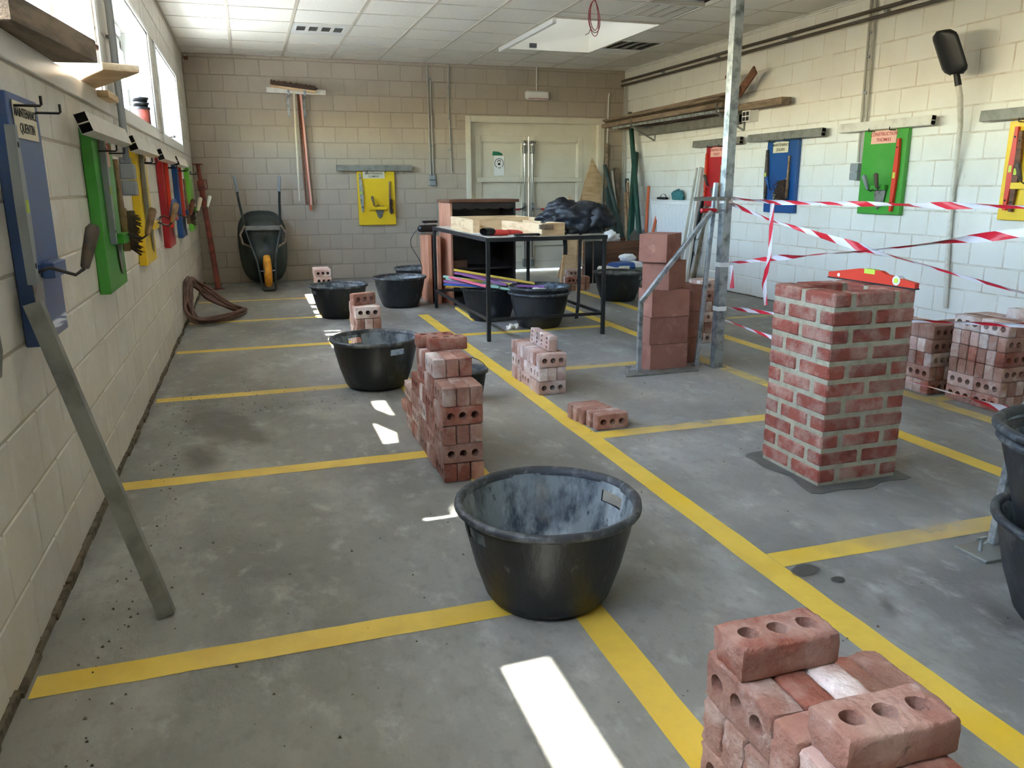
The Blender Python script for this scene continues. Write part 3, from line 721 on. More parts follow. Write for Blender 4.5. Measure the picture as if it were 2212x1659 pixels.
def pile(x0, y0, cols, where, group, tones, fine=False, rz=0, pitch=.0585, step=.1775, courses_h=.083, ox=None, keep=None):
    """columns of three bricks, laid crosswise course by course, running back from (x0, y0)."""
    c_, s_ = math.cos(rz), math.sin(rz)
    for ci, pat in enumerate(cols):
        for k, o in enumerate(pat):
            if o == '.': continue
            z = k*courses_h; dx = (ox[ci] if ox else 0)+random.uniform(-.003, .003)
            for q in range(3):
                if keep and not keep(ci, k, q, o): continue
                if o == 'H': lx, ly, pos = BL/2+(q-1)*pitch+dx, ci*step+BL/2, ('left', 'middle', 'right')[q]
                else: lx, ly, pos = BL/2+dx, ci*step+BL/2+(q-1)*pitch, ('front', 'middle', 'rear')[q]
                tn = tones[random.randrange(len(tones))]
                lab = '%s brick, %s course, %s row, %s of three, %s' % (TONE[tn].split()[-1] if tn != 'brick_pale' else 'pale', ORD[k], ROW[ci], pos, where)
                brick(x0+lx*c_-ly*s_, y0+lx*s_+ly*c_, z, o, tn, lab, group, rz, fine)
MIX = ['brick', 'brick', 'brick_pale', 'brick_red']
PALE = ['brick_pale', 'brick_pale', 'brick']
random.seed(11)
# tall stack in the middle (behind the near tub)
G1 = 'bricks of the tall middle stack'
pile(1.338, -7.93, ['HFHFH', 'FHFHFH', 'HFHFHF', 'FHFH', 'HFH'], 'tall middle stack', G1, MIX)
brick(1.455, -7.53, .498, 'X', 'brick_red', 'dark red brick lying flat on top of tall middle stack, front one', G1)
brick(1.42, -7.44, .498, 'X', 'brick_red', 'red brick lying flat on top of tall middle stack, rear one', G1)
brick(1.42, -6.78, 0, 'Y', 'brick', 'single red brick on floor behind the tall middle stack', 'loose bricks on the floor')
# second stack beyond the central line
G2 = 'bricks of the whitish stack on the central line'
pile(2.206, -6.705, ['FHF', 'HFF', 'FHF'], 'whitish stack', G2, PALE)
for k in range(4):
    o = brick(2.312, -6.60+k*.088, .2505, 'H', 'brick_pale', 'pale cut half brick standing up on the whitish stack, %s of four' % ('nearest', 'second', 'third', 'farthest')[k], G2)
    o.scale = (.52, 1, 1); o.rotation_euler = (0, R(-90), 0); o.location = (2.316, -6.61+k*.0865, .2505+.0475); o.rotation_euler = (R(0), R(-90+4), 0)
# five in a row on the floor
for k, dx in enumerate((0, -.012, -.03, -.04, -.05)):
    brick(2.246+.089+dx, -7.462+.028+k*.0575, 0, 'F', 'brick' if k else 'brick', 'red cored brick in the floor row of five, %s' % ('nearest, showing three holes', 'second from the near end', 'middle one with broken corner', 'fourth from the near end', 'farthest one')[k], 'row of five bricks on the floor')
# stack behind the second tub
G3 = 'bricks of the stack behind the middle tub'
pile(1.282, -5.54, ['FHFHF', 'HFHFF'], 'stack behind middle tub', G3, PALE, keep=lambda c, k, q, o: True)
brick(1.352, -5.42, .415, 'F', 'brick', 'single reddish brick turned on top of stack behind middle tub', G3, rz=R(22))
# sunlit stack by the back tub
G4 = 'bricks of the sunlit stack near the wheelbarrow'
pile(1.272, -2.02, ['FHFF', 'HFHF'], 'sunlit stack', G4, ['brick_pale'])
# stack near the door
G5 = 'bricks of the small stack near the door'
pile(4.15, -2.3, ['HFH'], 'small stack by door', G5, MIX, keep=lambda c, k, q, o: k < 2)
for q in range(2): brick(4.36+q*.06, -2.3+.09, 0, 'H', 'brick', 'red brick at %s end of small stack by door, on floor' % ('inner', 'far right')[q], G5)
for q in range(2): brick(4.36+q*.06, -2.3+.09, .083, 'H', 'brick', 'red brick at %s end of small stack by door, second course' % ('inner', 'far right')[q], G5)
brick(4.27, -2.24, .166, 'F', 'brick_pale', 'pale brick on top of small stack by door, front one', G5)
brick(4.27, -2.17, .166, 'F', 'brick_pale', 'pale brick on top of small stack by door, rear one', G5)
# stack behind the steel post
G6 = 'bricks of the stack behind the steel post'
pile(3.93, -5.62, ['FHFHFF'], 'stack behind steel post', G6, PALE)
# right hand stacks
G7 = 'bricks of the red stack right of the pillar'
pile(4.385, -7.45, ['FHFFF', 'FFHFF', 'FFFFF'], 'red stack right of pillar', G7, MIX, keep=lambda c, k, q, o: c < 2 or k > 2)
pile(4.57, -7.45, ['FHFFF'], 'red stack right of pillar, outer file', G7, MIX, keep=lambda c, k, q, o: True)
G8 = 'bricks of the tall stack at the right edge'
for fx in range(2):
    for k in range(6):
        for q in range(6):
            x = 4.45+fx*.18; y = -7.87
            if k in (0, 1, 5):
                ci, qq = q//3, q % 3
                if fx and qq: continue
                if not fx or qq == 0:
                    brick(x+.03+qq*.0585, y+BL/2+ci*.178, k*.083, 'H', ['brick_pale', 'brick', 'brick_pale'][q % 3] if k == 5 else random.choice(MIX), 'brick showing holes, %s course, file %s, %s half, %s, right edge stack' % (ORD[k], ('one', 'two')[fx], ('near', 'far')[ci], ('left', 'middle', 'right')[qq]), G8)
            else:
                if fx and q > 1: continue
                brick(x+BL/2, y+.03+q*.0592, k*.083, 'F', random.choice(['brick', 'brick_pale', 'brick', 'brick_red']), 'brick end-on, %s course, file %s, %s from near end, right edge stack' % (ORD[k], ('one', 'two')[fx], ('first', 'second', 'third', 'fourth', 'fifth', 'sixth')[q]), G8)
brick(4.62, -7.82, .498, 'Y', 'brick_pale', 'whitish grey brick on top of right edge stack, left one', G8, rz=.1)
brick(4.78, -7.83, .498, 'Y', 'brick_pale', 'whitish brick on top of right edge stack, at frame edge', G8, rz=.1)
# foreground pile
G9 = 'bricks of the pile at the bottom of the picture'
pile(1.285, -10.38, ['HFHFHF', 'FHFHFH'], 'foreground pile', G9, MIX, fine=True)
pile(1.475, -10.36, ['FHFH', 'HFHFH'], 'foreground pile, right file', G9, MIX, fine=True)
brick(1.297+.089, -10.298, .498, 'X', 'brick', 'red brick with three big holes lying on foreground pile, nearest', G9, fine=True, rz=-.02)
brick(1.281+.094, -10.086, .498, 'X', 'brick_red', 'red brick with three big holes topmost on foreground pile', G9, fine=True, rz=0)

# ------------------------------------------------------------------ brick pillar
pil = thing('brick_pillar', 'freshly pointed square hollow brick pillar standing on the floor', 'brick pillar', (2.995, -8.277, 0))
PX, PY, CH = .40, .388, .0732
pm = {}
def pbrick(x0, x1, y0, y1, k):
    key = (round(x1-x0, 3), round(y1-y0, 3), random.randrange(3))
    if key not in pm:
        hx, hy = (x1-x0)/2, (y1-y0)/2
        pm[key] = MB().cbox(-hx, hx, -hy, hy, 0, .057, .007, jit=.0012).mesh('brick', M['brick_wall'])
    put(pm[key], 'brick', pil, ((x0+x1)/2+random.uniform(-.0015, .0015), (y0+y1)/2+random.uniform(-.0015, .0015), k*CH+.016), (0, 0, random.uniform(-.006, .006)))
bw = .085; j = .02
for k in range(11):
    a, b = PX/2, PY/2
    if k % 2 == 0:
        for (x0, x1) in ((-a, -a+bw), (a-bw, a)):
            pbrick(x0, x1, -b, -.01, k); pbrick(x0, x1, .01, b, k)
        for (y0, y1) in ((-b, -b+bw), (b-bw, b)): pbrick(-a+bw+j, a-bw-j, y0, y1, k)
    else:
        for (y0, y1) in ((-b, -b+bw), (b-bw, b)):
            pbrick(-a, -.01, y0, y1, k); pbrick(.01, a, y0, y1, k)
        for (x0, x1) in ((-a, -a+bw), (a-bw, a)): pbrick(x0, x1, -b+bw+j, b-bw-j, k)
mb = MB(); a, b, e, ht = PX/2-.005, PY/2-.005, bw-.009, 11*CH-.004
from mathutils import noise as _n
for (x0, x1, y0, y1) in ((-a, a, -b, -b+e), (-a, a, b-e, b), (-a, -a+e, -b+e, b-e), (a-e, a, -b+e, b-e)): mb.box(x0, x1, y0, y1, 0, ht)
mb.build('mortar', M['mortar'], pil)
sl_ = thing('spirit_level', 'orange red spirit level resting across the top of brick pillar', 'spirit level', (3.172, -8.235, 11*CH+.001), R(-90+2.2))
mb = MB(); mb.prism([(-.245, 0), (.245, 0), (.245, .026), (.09, .046), (.06, .058), (-.06, .058), (-.245, .026)], -.011, .011); mb.build('level_body', M['red_level'], sl_)
MB().box(-.247, .247, -.013, .013, -.001, .005).build('level_base_strip', M['black_plastic'], sl_)
MB().box(-.03, .03, -.0125, .0125, .04, .06).build('level_vial', M['vial'], sl_)
MB().tube([(.15, -.014, .027), (.15, .014, .027)], .02, 18).build('plumb_vial', M['label_white'], sl_)
MB().tube([(.15, -.016, .027), (.15, .016, .027)], .011, 14).build('plumb_tube', M['vial'], sl_)
MB().tube([(-.18, -.0125, .018), (-.18, .0125, .018)], .008, 12).build('hang_hole', M['label_white'], sl_)

# ------------------------------------------------------------------ builder's tubs
def tub_mesh(seed=0, n=48, R0=.192, R1=.262, RR=.279, ht=.317):
    rnd = random.Random(seed)
    prof = [(0, .0), (R0-.05, 0), (R0-.018, .006), (R0, .03), (R0+.03, .12), (R1-.012, .235), (R1-.006, .272), (R1, ht-.02)]
    inn = [(R1-.006, ht-.02), (R1-.012, .272), (R1-.018, .235), (R0+.022, .12), (R0-.01, .035), (R0-.05, .014), (0, .014)]
    mb = MB()
    def ribs(r, z, a):
        k = (a*6/math.pi) % 1.0
        return r+(.003 if (k < .12 and .03 < z < .27 and r > .1) else 0)
    def ring(prof_, fn=None):
        vs = []
        for (r, z) in prof_:
            for k in range(n):
                a = 2*math.pi*k/n; rr = fn(r, z, a) if fn else r; vs.append((rr*math.cos(a), rr*math.sin(a), z))
        return vs
    slot = {0, 1, n-1, n//2, n//2+1, n//2-1}
    vo = ring(prof, ribs); vi = ring(inn)
    fo = [(i*n+k, i*n+(k+1) % n, (i+1)*n+(k+1) % n, (i+1)*n+k) for i in range(len(prof)-1) for k in range(n) if not (i == 5 and k in slot)]
    fi = [(i*n+k, i*n+(k+1) % n, (i+1)*n+(k+1) % n, (i+1)*n+k) for i in range(len(inn)-1) for k in range(n) if not (i == 1 and k in slot)]
    mb.add(vo, fo, 0); mb.add(vi, fi, 1)
    return mb.mesh('tub_body', [M['tub'], M['tub_in']], 'all')
def rim_mesh(n=48, R1=.262, RR=.279, ht=.317, prof=None):
    mb = MB(); pr = [(R1-.008, ht-.026), (R1-.004, ht-.004), (R1+.008, ht), (RR, ht-.005), (RR+.002, ht-.016), (RR-.003, ht-.024), (R1+.001, ht-.026), (R1-.008, ht-.026)]
    mb.lathe(pr, n, fn=lambda r, z, a: r+.0018*math.sin(5*a+1)+.001*math.sin(11*a)); return mb.mesh('tub_rim', M['tub_rim'], 'all')
TBM = [tub_mesh(0), tub_mesh(1)]; TRM = rim_mesh()
def tub(x, y, z, label, rz=0, sc_=1, tilt=(0, 0), group=None):
    t = thing('mixing_tub', label, 'tub', (x, y, z), (tilt[0], tilt[1], rz), group); t.scale = (sc_,)*3
    put(TBM[random.randrange(2)], 'tub_body', t); put(TRM, 'tub_rim', t); return t
tub(1.429, -8.931, 0, 'large black cement-caked tub standing nearest on the floor', R(10))
tub(1.325, -6.131, 0, 'black tub behind the tall brick stack, handle slot facing camera', R(-70))
tub(1.398, -3.287, 0, 'black tub farther back on left, next to sunlit floor', R(15))
tub(2.073, -2.807, 0, 'black tub with cement streaks left of the steel table', R(20))
tub(2.44, -1.95, 0, 'black tub half hidden at back wall beside cabinet', R(60))
tub(4.401, -3.172, 0, 'empty black tub on floor right of the steel table', R(-50))
tub(3.03, -4.43, 0, 'lower black tub of nested pair under the table, right side', R(-60))
tub(3.03, -4.43, .05, 'upper black tub of nested pair under the table, holding rubbish', R(-30))
tub(2.72, -3.93, 0, 'lower black tub of nested pair under the table, left side', R(200))
tub(2.72, -3.93, .03, 'upper black tub of left pair under the painted sticks', R(170))
tub(2.82, -9.60, 0, 'lowest black tub of nested column at the right edge', R(40))
tub(2.80, -9.60, .235, 'middle black tub of nested column at the right edge', R(60))
tub(2.805, -9.595, .275, 'topmost black tub of nested column at the right edge', R(190), tilt=(.03, .03))
for (x, y, z, r, l) in ((3.0, -4.45, .31, .05, 'white crumpled plastic sheet inside tub under table'), (3.1, -4.38, .30, .045, 'crumpled white paper inside tub under table')):
    mb = MB(); vs = []
    b_ = bmesh.new(); bmesh.ops.create_icosphere(b_, subdivisions=2, radius=r)
    for v in b_.verts: v.co *= .6+.8*random.random(); v.co.z *= .6
    me = bpy.data.meshes.new('crumpled_sheet'); b_.to_mesh(me); b_.free(); me.materials.append(M['paper'])
    tag(put(me, 'crumpled_sheet', None, (x, y, z)), l, 'rubbish')
# small bucket
t = thing('bucket', 'small black bucket with wire handle behind the tall brick stack', 'bucket', (1.80, -6.62, 0))
mb = MB(); mb.lathe([(0, 0), (.075, 0), (.1, .16), (.112, .162), (.112, .175), (.106, .185), (.1, .18), (.096, .165), (.073, .01), (0, .01)], 28); mb.build('bucket_body', M['tub_rim'], t, 'all')
MB().tube([(.105*math.cos(a), .105*math.sin(a)*.9, .175+.055*math.sin(a)) for a in [math.pi*k/14 for k in range(15)]], .0025, 6).build('wire_handle', M['black_plastic'], t, True)
# ------------------------------------------------------------------ terracotta blocks
def terra_mesh(L_=.285, D_=.19, H_=.18):
    b = bmesh.new(); nx, ny = 7, 4
    xs = [-L_/2+L_*i/nx for i in range(nx+1)]; ys = [-D_/2+D_*i/ny for i in range(ny+1)]
    for z, sgn in ((H_, 1), (0, -1)):
        vv = [[b.verts.new((x, y, z)) for x in xs] for y in ys]
        fs = [b.faces.new((vv[j_][i], vv[j_][i+1], vv[j_+1][i+1], vv[j_+1][i])) for j_ in range(ny) for i in range(nx)]
        if sgn > 0: top_f = fs
    b.normal_update()
    r_ = bmesh.ops.inset_individual(b, faces=top_f, thickness=.0065, use_even_offset=True)
    for f in top_f:
        f.material_index = 0
    ex = bmesh.ops.extrude_discrete_faces(b, faces=top_f)
    for f in ex['faces']:
        f.material_index = 1
        for v in f.verts: v.co.z -= .06
    n_ = 0
    me = bpy.data.meshes.new('terracotta_block')
    # sides
    for (p, q, r, t) in (((-1, -1), (1, -1), 0, 0), ((1, -1), (1, 1), 0, 0), ((1, 1), (-1, 1), 0, 0), ((-1, 1), (-1, -1), 0, 0)):
        v4 = [b.verts.new((c[0]*L_/2, c[1]*D_/2, z)) for z in (0, H_) for c in (p, q)]
        b.faces.new((v4[0], v4[1], v4[3], v4[2]))
    b.to_mesh(me); b.free(); me.materials.append(M['terra']); me.materials.append(M['hole']); return me
TM = terra_mesh()
GT = 'terracotta blocks beside the steel stand'
for k, (x, y, a) in enumerate(((3.262, -6.265, 2), (3.262, -6.26, -1), (3.268, -6.255, 1), (3.275, -6.23, 38), (3.235, -6.235, 42))):
    tag(put(TM, 'terracotta_block', None, (x, y, k*.1825), (0, 0, R(a))), '%s terracotta hollow block of the front column beside steel stand' % ('lowest', 'second', 'third, holes showing', 'fourth, turned', 'topmost, turned')[k], 'block', GT)
for k in range(3):
    tag(put(TM, 'terracotta_block', None, (3.50+.02*(k % 2), -6.06, k*.1825), (0, 0, R(90+3*k))), '%s terracotta hollow block of the rear column behind the stand' % ('lowest', 'middle', 'topmost')[k], 'block', GT)
# ------------------------------------------------------------------ steel bricklayer's stands
def stand(dx, dy, lab):
    t = thing('steel_stand', 'galvanised bricklaying stand %s' % lab, 'steel stand', (3.04+dx, -6.36+dy, 0))
    MB().cbox(-.14, .40, -.10, .03, .0005, .012, .002).build('base_plate', M['galv_dull'], t)
    mb = MB(); mb.bar((0, 0, .012), (-.02, -.04, .49), .028, .028, b=.003); mb.bar((-.02, -.04, .485), (.43, -.10, 1.055), .028, .028, up=(0, 1, 0), b=.003); mb.build('bent_strut', M['galv'], t)
    mb = MB(); mb.bar((.47, .05, .0), (.535, .03, 1.235), .03, .022, b=.003); mb.build('rear_tube', M['galv'], t)
    mb = MB(); mb.bar((.50, .03, 1.07), (.40, .0, .87), .02, .02); mb.build('rear_brace', M['galv_dull'], t)
    mb = MB(); mb.tube([(-.09, -.03, .012), (-.09, -.03, .06)], .006, 10); mb.cbox(-.11, -.07, -.034, -.026, .052, .062, .002); mb.tube([(-.09, -.03, .03), (0, 0, .03)], .003, 6); mb.build('wing_bolt', M['galv'], t)
    return t
stand(0, 0, 'with bent strut beside terracotta blocks'); stand(-.035, -2.76, 'partly hidden behind the tubs at right edge')
p = thing('steel_post', 'tall galvanised square post reaching the ceiling beside the pillar', 'steel post', (3.63, -6.37, 0))
MB().hollow((0, 0, .004), (0, 0, H-.005), .06, .06, .003, up=(0, 1, 0)).build('post_tube', M['galv'], p)
MB().cbox(-.05, .05, -.05, .05, 0, .004, .001).build('foot_plate', M['galv_dull'], p)
p2 = copy_tree(p); p2.location = (3.70, -9.17, 0); p2['label'] = 'tall galvanised square post beyond the right edge tubs holding tape ends'
cl = thing('clamp', 'red handled screw clamp gripping the steel post', 'clamp', (3.60, -6.42, 1.06))
MB().cbox(-.24, .03, -.006, .006, .06, .085, .002).build('clamp_bar', M['galv_dull'], cl)
mb = MB(); mb.cbox(-.01, .015, -.01, .01, -.02, .085, .003); mb.cbox(-.075, -.055, -.01, .01, -.02, .085, .003); mb.build('clamp_jaw', M['galv_dull'], cl)
MB().tube([(-.06, 0, .0), (.0, 0, 0)], .007, 10).build('clamp_screw', M['galv'], cl)
MB().tube([(-.185, 0, .0), (-.18, 0, 0), (-.07, 0, 0), (-.065, 0, 0)], [.008, .015, .013, .008], 12).build('clamp_handle', M['p_red'], cl, True)
# ------------------------------------------------------------------ barrier tape
def tape(name, label, pts, wd=.05, twist=0, phase=0, sag=0):
    pts = [V(q) for q in pts]; o0 = pts[0].copy(); seg = []; N = 90
    tot = sum((pts[i+1]-pts[i]).length for i in range(len(pts)-1)); acc = 0; out = []
    for i in range(len(pts)-1):
        a, b = pts[i], pts[i+1]; L_ = (b-a).length; n_ = max(2, int(N*L_/tot))
        for k in range(n_+(1 if i == len(pts)-2 else 0)):
            f_ = k/n_; out.append((a.lerp(b, f_), acc+L_*f_))
        acc += L_
    vs = []; uv = []
    for i, (q, d) in enumerate(out):
        t_ = (out[min(i+1, len(out)-1)][0]-out[max(i-1, 0)][0]).normalized()
        up = V((0, 0, 1)) if abs(t_.z) < .9 else V((1, 0, 0)); sd = t_.cross(up).normalized(); up2 = sd.cross(t_)
        an = twist*math.sin(d*3.1+phase)+.5*math.sin(d*7+phase*2)+phase*.2
        wv = up2*math.cos(an)+sd*math.sin(an); q2 = q-V((0, 0, sag*math.sin(math.pi*d/tot)))
        ww = wd*(.72+.28*math.sin(d*5+phase))
        bulge = (up2*math.sin(an)-sd*math.cos(an))*.006
        for e in (-.5, 0, .5): vs.append(q2+wv*ww*e+(bulge if e == 0 else V((0, 0, 0)))-o0); uv.append((d/.27, e+.5))
    fs = [(i*3+k, i*3+k+1, i*3+k+4, i*3+k+3) for i in range(len(out)-1) for k in range(2)]
    me = bpy.data.meshes.new(name); me.from_pydata([tuple(v) for v in vs], [], fs); me.materials.append(M['tape'])
    ul = me.uv_layers.new(name='UVMap')
    for l in me.loops: ul.data[l.index].uv = uv[l.vertex_index]
    me.polygons.foreach_set('use_smooth', [True]*len(me.polygons))
    return tag(put(me, name, None, o0), label, 'barrier tape', 'red and white barrier tapes')
TX = 3.672
tape('barrier_tape', 'uppermost red and white tape stretched from the steel post', [(TX, -6.36, 1.135), (TX, -6.83, 1.115), (TX, -7.62, 1.121), (TX, -9.17, 1.13)], .042, .9, .3)
tape('barrier_tape', 'red and white tape sloping down from post top to right', [(TX, -6.36, 1.10), (TX, -6.80, 1.01), (TX, -7.66, .89), (TX, -9.17, .70)], .042, .8, 2.0)
tape('barrier_tape', 'red and white tape rising from mid post to upper right', [(TX, -6.36, .705), (TX, -6.87, .785), (TX+.004, -7.65, .885), (TX, -9.17, 1.13)], .042, .7, 4.1)
tape('barrier_tape', 'low red and white tape passing behind pillar, upper of two', [(TX, -6.36, .41), (TX, -6.93, .45), (TX, -7.99, .575), (TX, -9.17, .72)], .036, .7, 1.2)
tape('barrier_tape', 'lowest red and white tape passing behind the pillar base', [(TX, -6.36, .325), (TX, -6.9, .298), (TX, -8.0, .275), (TX, -9.17, .28)], .036, .8, 3.3)
tape('barrier_tape', 'loose end of tape hanging straight down beside pillar', [(TX-.01, -6.825, 1.11), (TX-.01, -6.835, .80), (TX-.01, -6.80, .62), (TX-.01, -6.835, .49)], .03, 1.2, .2)
tape('barrier_tape', 'short tail of tape dangling from middle knot on post', [(TX-.005, -6.42, .70), (TX-.005, -6.44, .60), (TX-.005, -6.45, .55)], .03, .5, .2)
for zz in (1.12, .705, .41):
    mb = MB(); mb.hollow((3.63, -6.37, zz-.018), (3.63, -6.37, zz+.012), .066, .066, .002, up=(0, 1, 0))
    tag(mb.build('tape_wrap', M['white']), 'white tape wrapped round the steel post, %s' % {1.12: 'at the top', .705: 'halfway up', .41: 'lowest'}[zz], 'barrier tape')

# ------------------------------------------------------------------ painted tool boards
def text(s_, parent, m, size, loc, shear=.15, name='lettering'):
    c = bpy.data.curves.new(name, 'FONT'); c.body = s_; c.size = size; c.align_x = 'CENTER'; c.align_y = 'CENTER'; c.shear = shear; c.extrude = .0004; c.offset = .0004; c.resolution_u = 3
    c.materials.append(m); tmp = bpy.data.objects.new(name, c); COL.objects.link(tmp); me = bpy.data.meshes.new_from_object(tmp); bpy.data.objects.remove(tmp); return put(me, name, parent, loc, (R(90), 0, 0))
def wall_frame(side, u, z):       # point on a wall -> (location, rotation); local x runs along the wall, local -y into the room
    return {'L': ((0, u, z), math.pi/2), 'R': ((W, u, z), -math.pi/2), 'B': ((u, 0, z), 0)}[side]
def board(side, u, z, w_, h_, m, label, card=None, ledge=(.0, .22, .2), batten=.05):
    loc, rz = wall_frame(side, u, z)
    t = thing('tool_board', label, 'tool board', loc, rz, 'painted tool boards on the walls')
    MB().cbox(-w_/2, w_/2, -batten, -.005, 0, h_, .003).build('panel', M[m], t)
    if ledge:
        lx, lz, lw = ledge; MB().cbox(lx-lw/2, lx+lw/2, -batten-.045, -batten-.012, lz, lz+.045, .003).build('trowel_holder', M[m], t)
        for sx in (-1, 1): MB().box(lx+sx*(lw/2-.012)-.01, lx+sx*(lw/2-.012)+.01, -batten-.013, -batten, lz+.004, lz+.041).build('holder_spacer', M[m], t)
    for hx in (-.12, .12):
        mb = MB(); y = -batten; zz = h_-(.035 if u == -8.29 else .09 if side == 'L' else .012); mb.tube([(hx, y+.002, zz), (hx, y-.068, zz), (hx, y-.072, zz+.004), (hx, y-.072, zz+.026)], .004, 6); mb.build('wall_hook', M['black_plastic'], t)
    if card:
        cx, cz, cw, ch, cm, im, lines = card
        c = MB().cbox(-cw/2, cw/2, -.003, 0, -ch/2, ch/2, .001).build('name_card', M[cm], t, loc=(cx, -batten-.001, cz))
        n = len(lines)
        for i, ln in enumerate(lines): text(ln, c, M[im], ch*.36 if i == 0 else ch*.38, (0, -.004, ch*(.2-.42*i)))
    return t
def straightedge(side, u, z, L_, m, label, out=.085, th=.045, hh=.075, tiltz=0):
    loc, rz = wall_frame(side, u, z); t = thing('straightedge', label, 'straightedge', loc, (R(-18 if side == 'L' else -6), tiltz, rz))
    mb = MB(); mb.hollow((-L_/2, -out, 0), (L_/2, -out, 0), th, hh, .002, 0, (0, 0, 1), 1); mb.build('profile', [M[m], M['dark_in']], t)
    MB().box(-L_/2+.002, L_/2-.002, -out-th/2+.002, -out+th/2-.002, -.002, .002).build('inner_web', M[m], t)
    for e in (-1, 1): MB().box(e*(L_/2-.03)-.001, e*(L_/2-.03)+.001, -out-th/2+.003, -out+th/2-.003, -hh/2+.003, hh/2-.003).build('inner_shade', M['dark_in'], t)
    return t
def level(side, u, z, L_, m, label, y=-.065, lean=0, th=.05, cat='spirit level'):
    loc, rz = wall_frame(side, u, z); t = thing('spirit_level', label, cat, loc, rz)
    Mx = Matrix.Rotation(lean, 4, 'Y')
    mb = MB(); pr = [(-.012, 0), (.012, 0), (.024, L_*.3), (.028, L_*.5), (.024, L_*.7), (.012, L_), (-.012, L_), (-.022, L_*.5)]
    o_ = len(mb.v); mb.prism(pr, y-.012, y+.012); mb.v = [tuple(Mx @ V(p)) for p in mb.v]; mb.build('level_body', M[m], t)
    MB().box(-.012, .012, y-.014, y+.012, L_*.46, L_*.54, 0, Mx).build('level_vial', M['vial'], t)
    for zz in (.12, .88): MB().tube([Mx @ V((0, y-.013, L_*zz)), Mx @ V((0, y+.012, L_*zz))], .008, 10).build('hand_hole', M['dark_in'], t)
    return t
def trowel(side, u, z, label, hm='handle_wood', out=.10, lean=0, bl=.17, bw_=.06, hx=0, mirror=1, y0=-.056):
    """blade hangs behind the holder with its tip down at z, handle sticks out and up."""
    loc, rz = wall_frame(side, u, z); t = thing('trowel', label, 'trowel', loc, rz)
    mb = MB(); pr = [(bw_, bl), (-bw_, bl), (-bw_*.9, bl*.6), (-bw_*.5, bl*.15), (0, 0), (bw_*.5, bl*.15), (bw_*.9, bl*.6)]
    mb.prism(pr, y0-.002, y0); mb.build('blade', M['steel'], t)
    a = V((0, y0-.002, bl)); b = V((hx*.3, y0-.035, bl+.012)); c = V((hx*.7, y0-out*.8, bl-.012)); d = V((hx, y0-out, bl+.005))
    MB().tube([a, b, c, d], .005, 8).build('tang', M['black_steel'], t, True)
    e = d+V((hx*.5+.01, -.035, .125)).normalized()*.13
    mb = MB(); q = (e-d); mb.tube([d, d+q*.05, d+q*.4, d+q*.9, e], [.010, .013, .017, .02, .012], 10); mb.build('handle', M[hm], t, True); return t
def brush(side, u, z, label, L_=.42, y=-.075, right=1):
    loc, rz = wall_frame(side, u, z); t = thing('hand_brush', label, 'brush', loc, rz)
    mb = MB(); mb.tube([(0, y, L_), (0, y, L_*.75), (0, y, .19)], [.012, .011, .014], 8); mb.cbox(-.014, .014, y-.022, y+.012, 0, .2, .005); mb.build('brush_handle', M['handle_wood'], t)
    mb = MB(); rr = random.Random(5)
    for i in range(60):
        x = rr.uniform(-.012, .012); zz = rr.uniform(.012, .185)
        mb.tube([(x, y-.02, zz), (x+rr.uniform(-.02, .02)-right*.01, y-.06-rr.uniform(0, .02), zz-rr.uniform(.005, .035))], [.004, .002], 4)
    mb.cbox(-.011, .011, y-.055, y-.02, .012, .188, .004)
    mb.build('bristles', M['bristle'], t)['kind'] = 'stuff'
    return t
# left wall (local x = +Y)
MT, CT = 'MAINTENANCE', 'CONSTRUCTION'
board('L', -8.29, .778, .34, .70, 'p_blue_l', 'scratched blue tool board nearest on left wall, without a bar', (-.005, .63, .25, .10, 'card', 'ink', [MT, 'QUENTIN']), (-.04, .19, .16))
level('L', -8.53, .965, .42, 'grey_plastic', 'dark grey level hanging on the nearest blue board', lean=.02)
trowel('L', -8.45, .82, 'brown handled trowel in holder of the nearest blue board', 'handle_dark', .12, hx=.03)
board('L', -6.985, .775, .50, .69, 'p_green', 'green tool board on left wall under a pale bar', (.02, .60, .22, .12, 'card_pink', 'ink_red', [CT]), (.06, .20, .2))
straightedge('L', -7.03, 1.433, 1.06, 'alu_white', 'pale open ended bar over the green board on left wall')
level('L', -7.10, .98, .46, 'grey_plastic', 'dark grey level on the green board of left wall', lean=.02)
trowel('L', -6.90, .83, 'wooden handled trowel on green board of left wall', 'handle_wood', .12, hx=.04)
brush('L', -6.84, .93, 'long wooden hand brush on green board of left wall')
board('L', -5.63, .775, .50, .68, 'p_yellow', 'yellow tool board on left wall', (.04, .58, .2, .12, 'card', 'ink', [MT]), (.05, .2, .2))
straightedge('L', -5.72, 1.423, 1.06, 'alu_white', 'pale open ended bar over the yellow board on left wall')
level('L', -5.76, .97, .48, 'galv_dull', 'grey metal level on yellow board of left wall', lean=.02)
trowel('L', -5.56, .83, 'pale handled trowel on yellow board of left wall', 'handle_wood', .12, hx=.03)
board('L', -4.13, .77, .50, .69, 'p_red', 'red tool board on left wall', (.04, .6, .2, .11, 'card_pink', 'ink_red', [CT]), (.05, .2, .2))
straightedge('L', -4.28, 1.418, 1.06, 'alu_white', 'pale open ended bar over the red board on left wall')
level('L', -4.26, .92, .5, 'red_level', 'red level on red board of left wall', lean=.02)
trowel('L', -4.05, .83, 'reddish handled trowel on red board of left wall', 'wood_brown', .13, hx=.03)
tr = trowel('L', -4.62, .84, 'blue handled float hanging just before the red board', 'p_blue_l', .08, hx=0, y0=-.014)
board('L', -2.84, .77, .50, .69, 'p_blue', 'blue tool board farther along left wall', (.04, .6, .2, .11, 'card', 'ink', [MT]), (.05, .2, .2))
straightedge('L', -2.98, 1.413, 1.06, 'alu_white', 'pale open ended bar over the farther blue board, left wall')
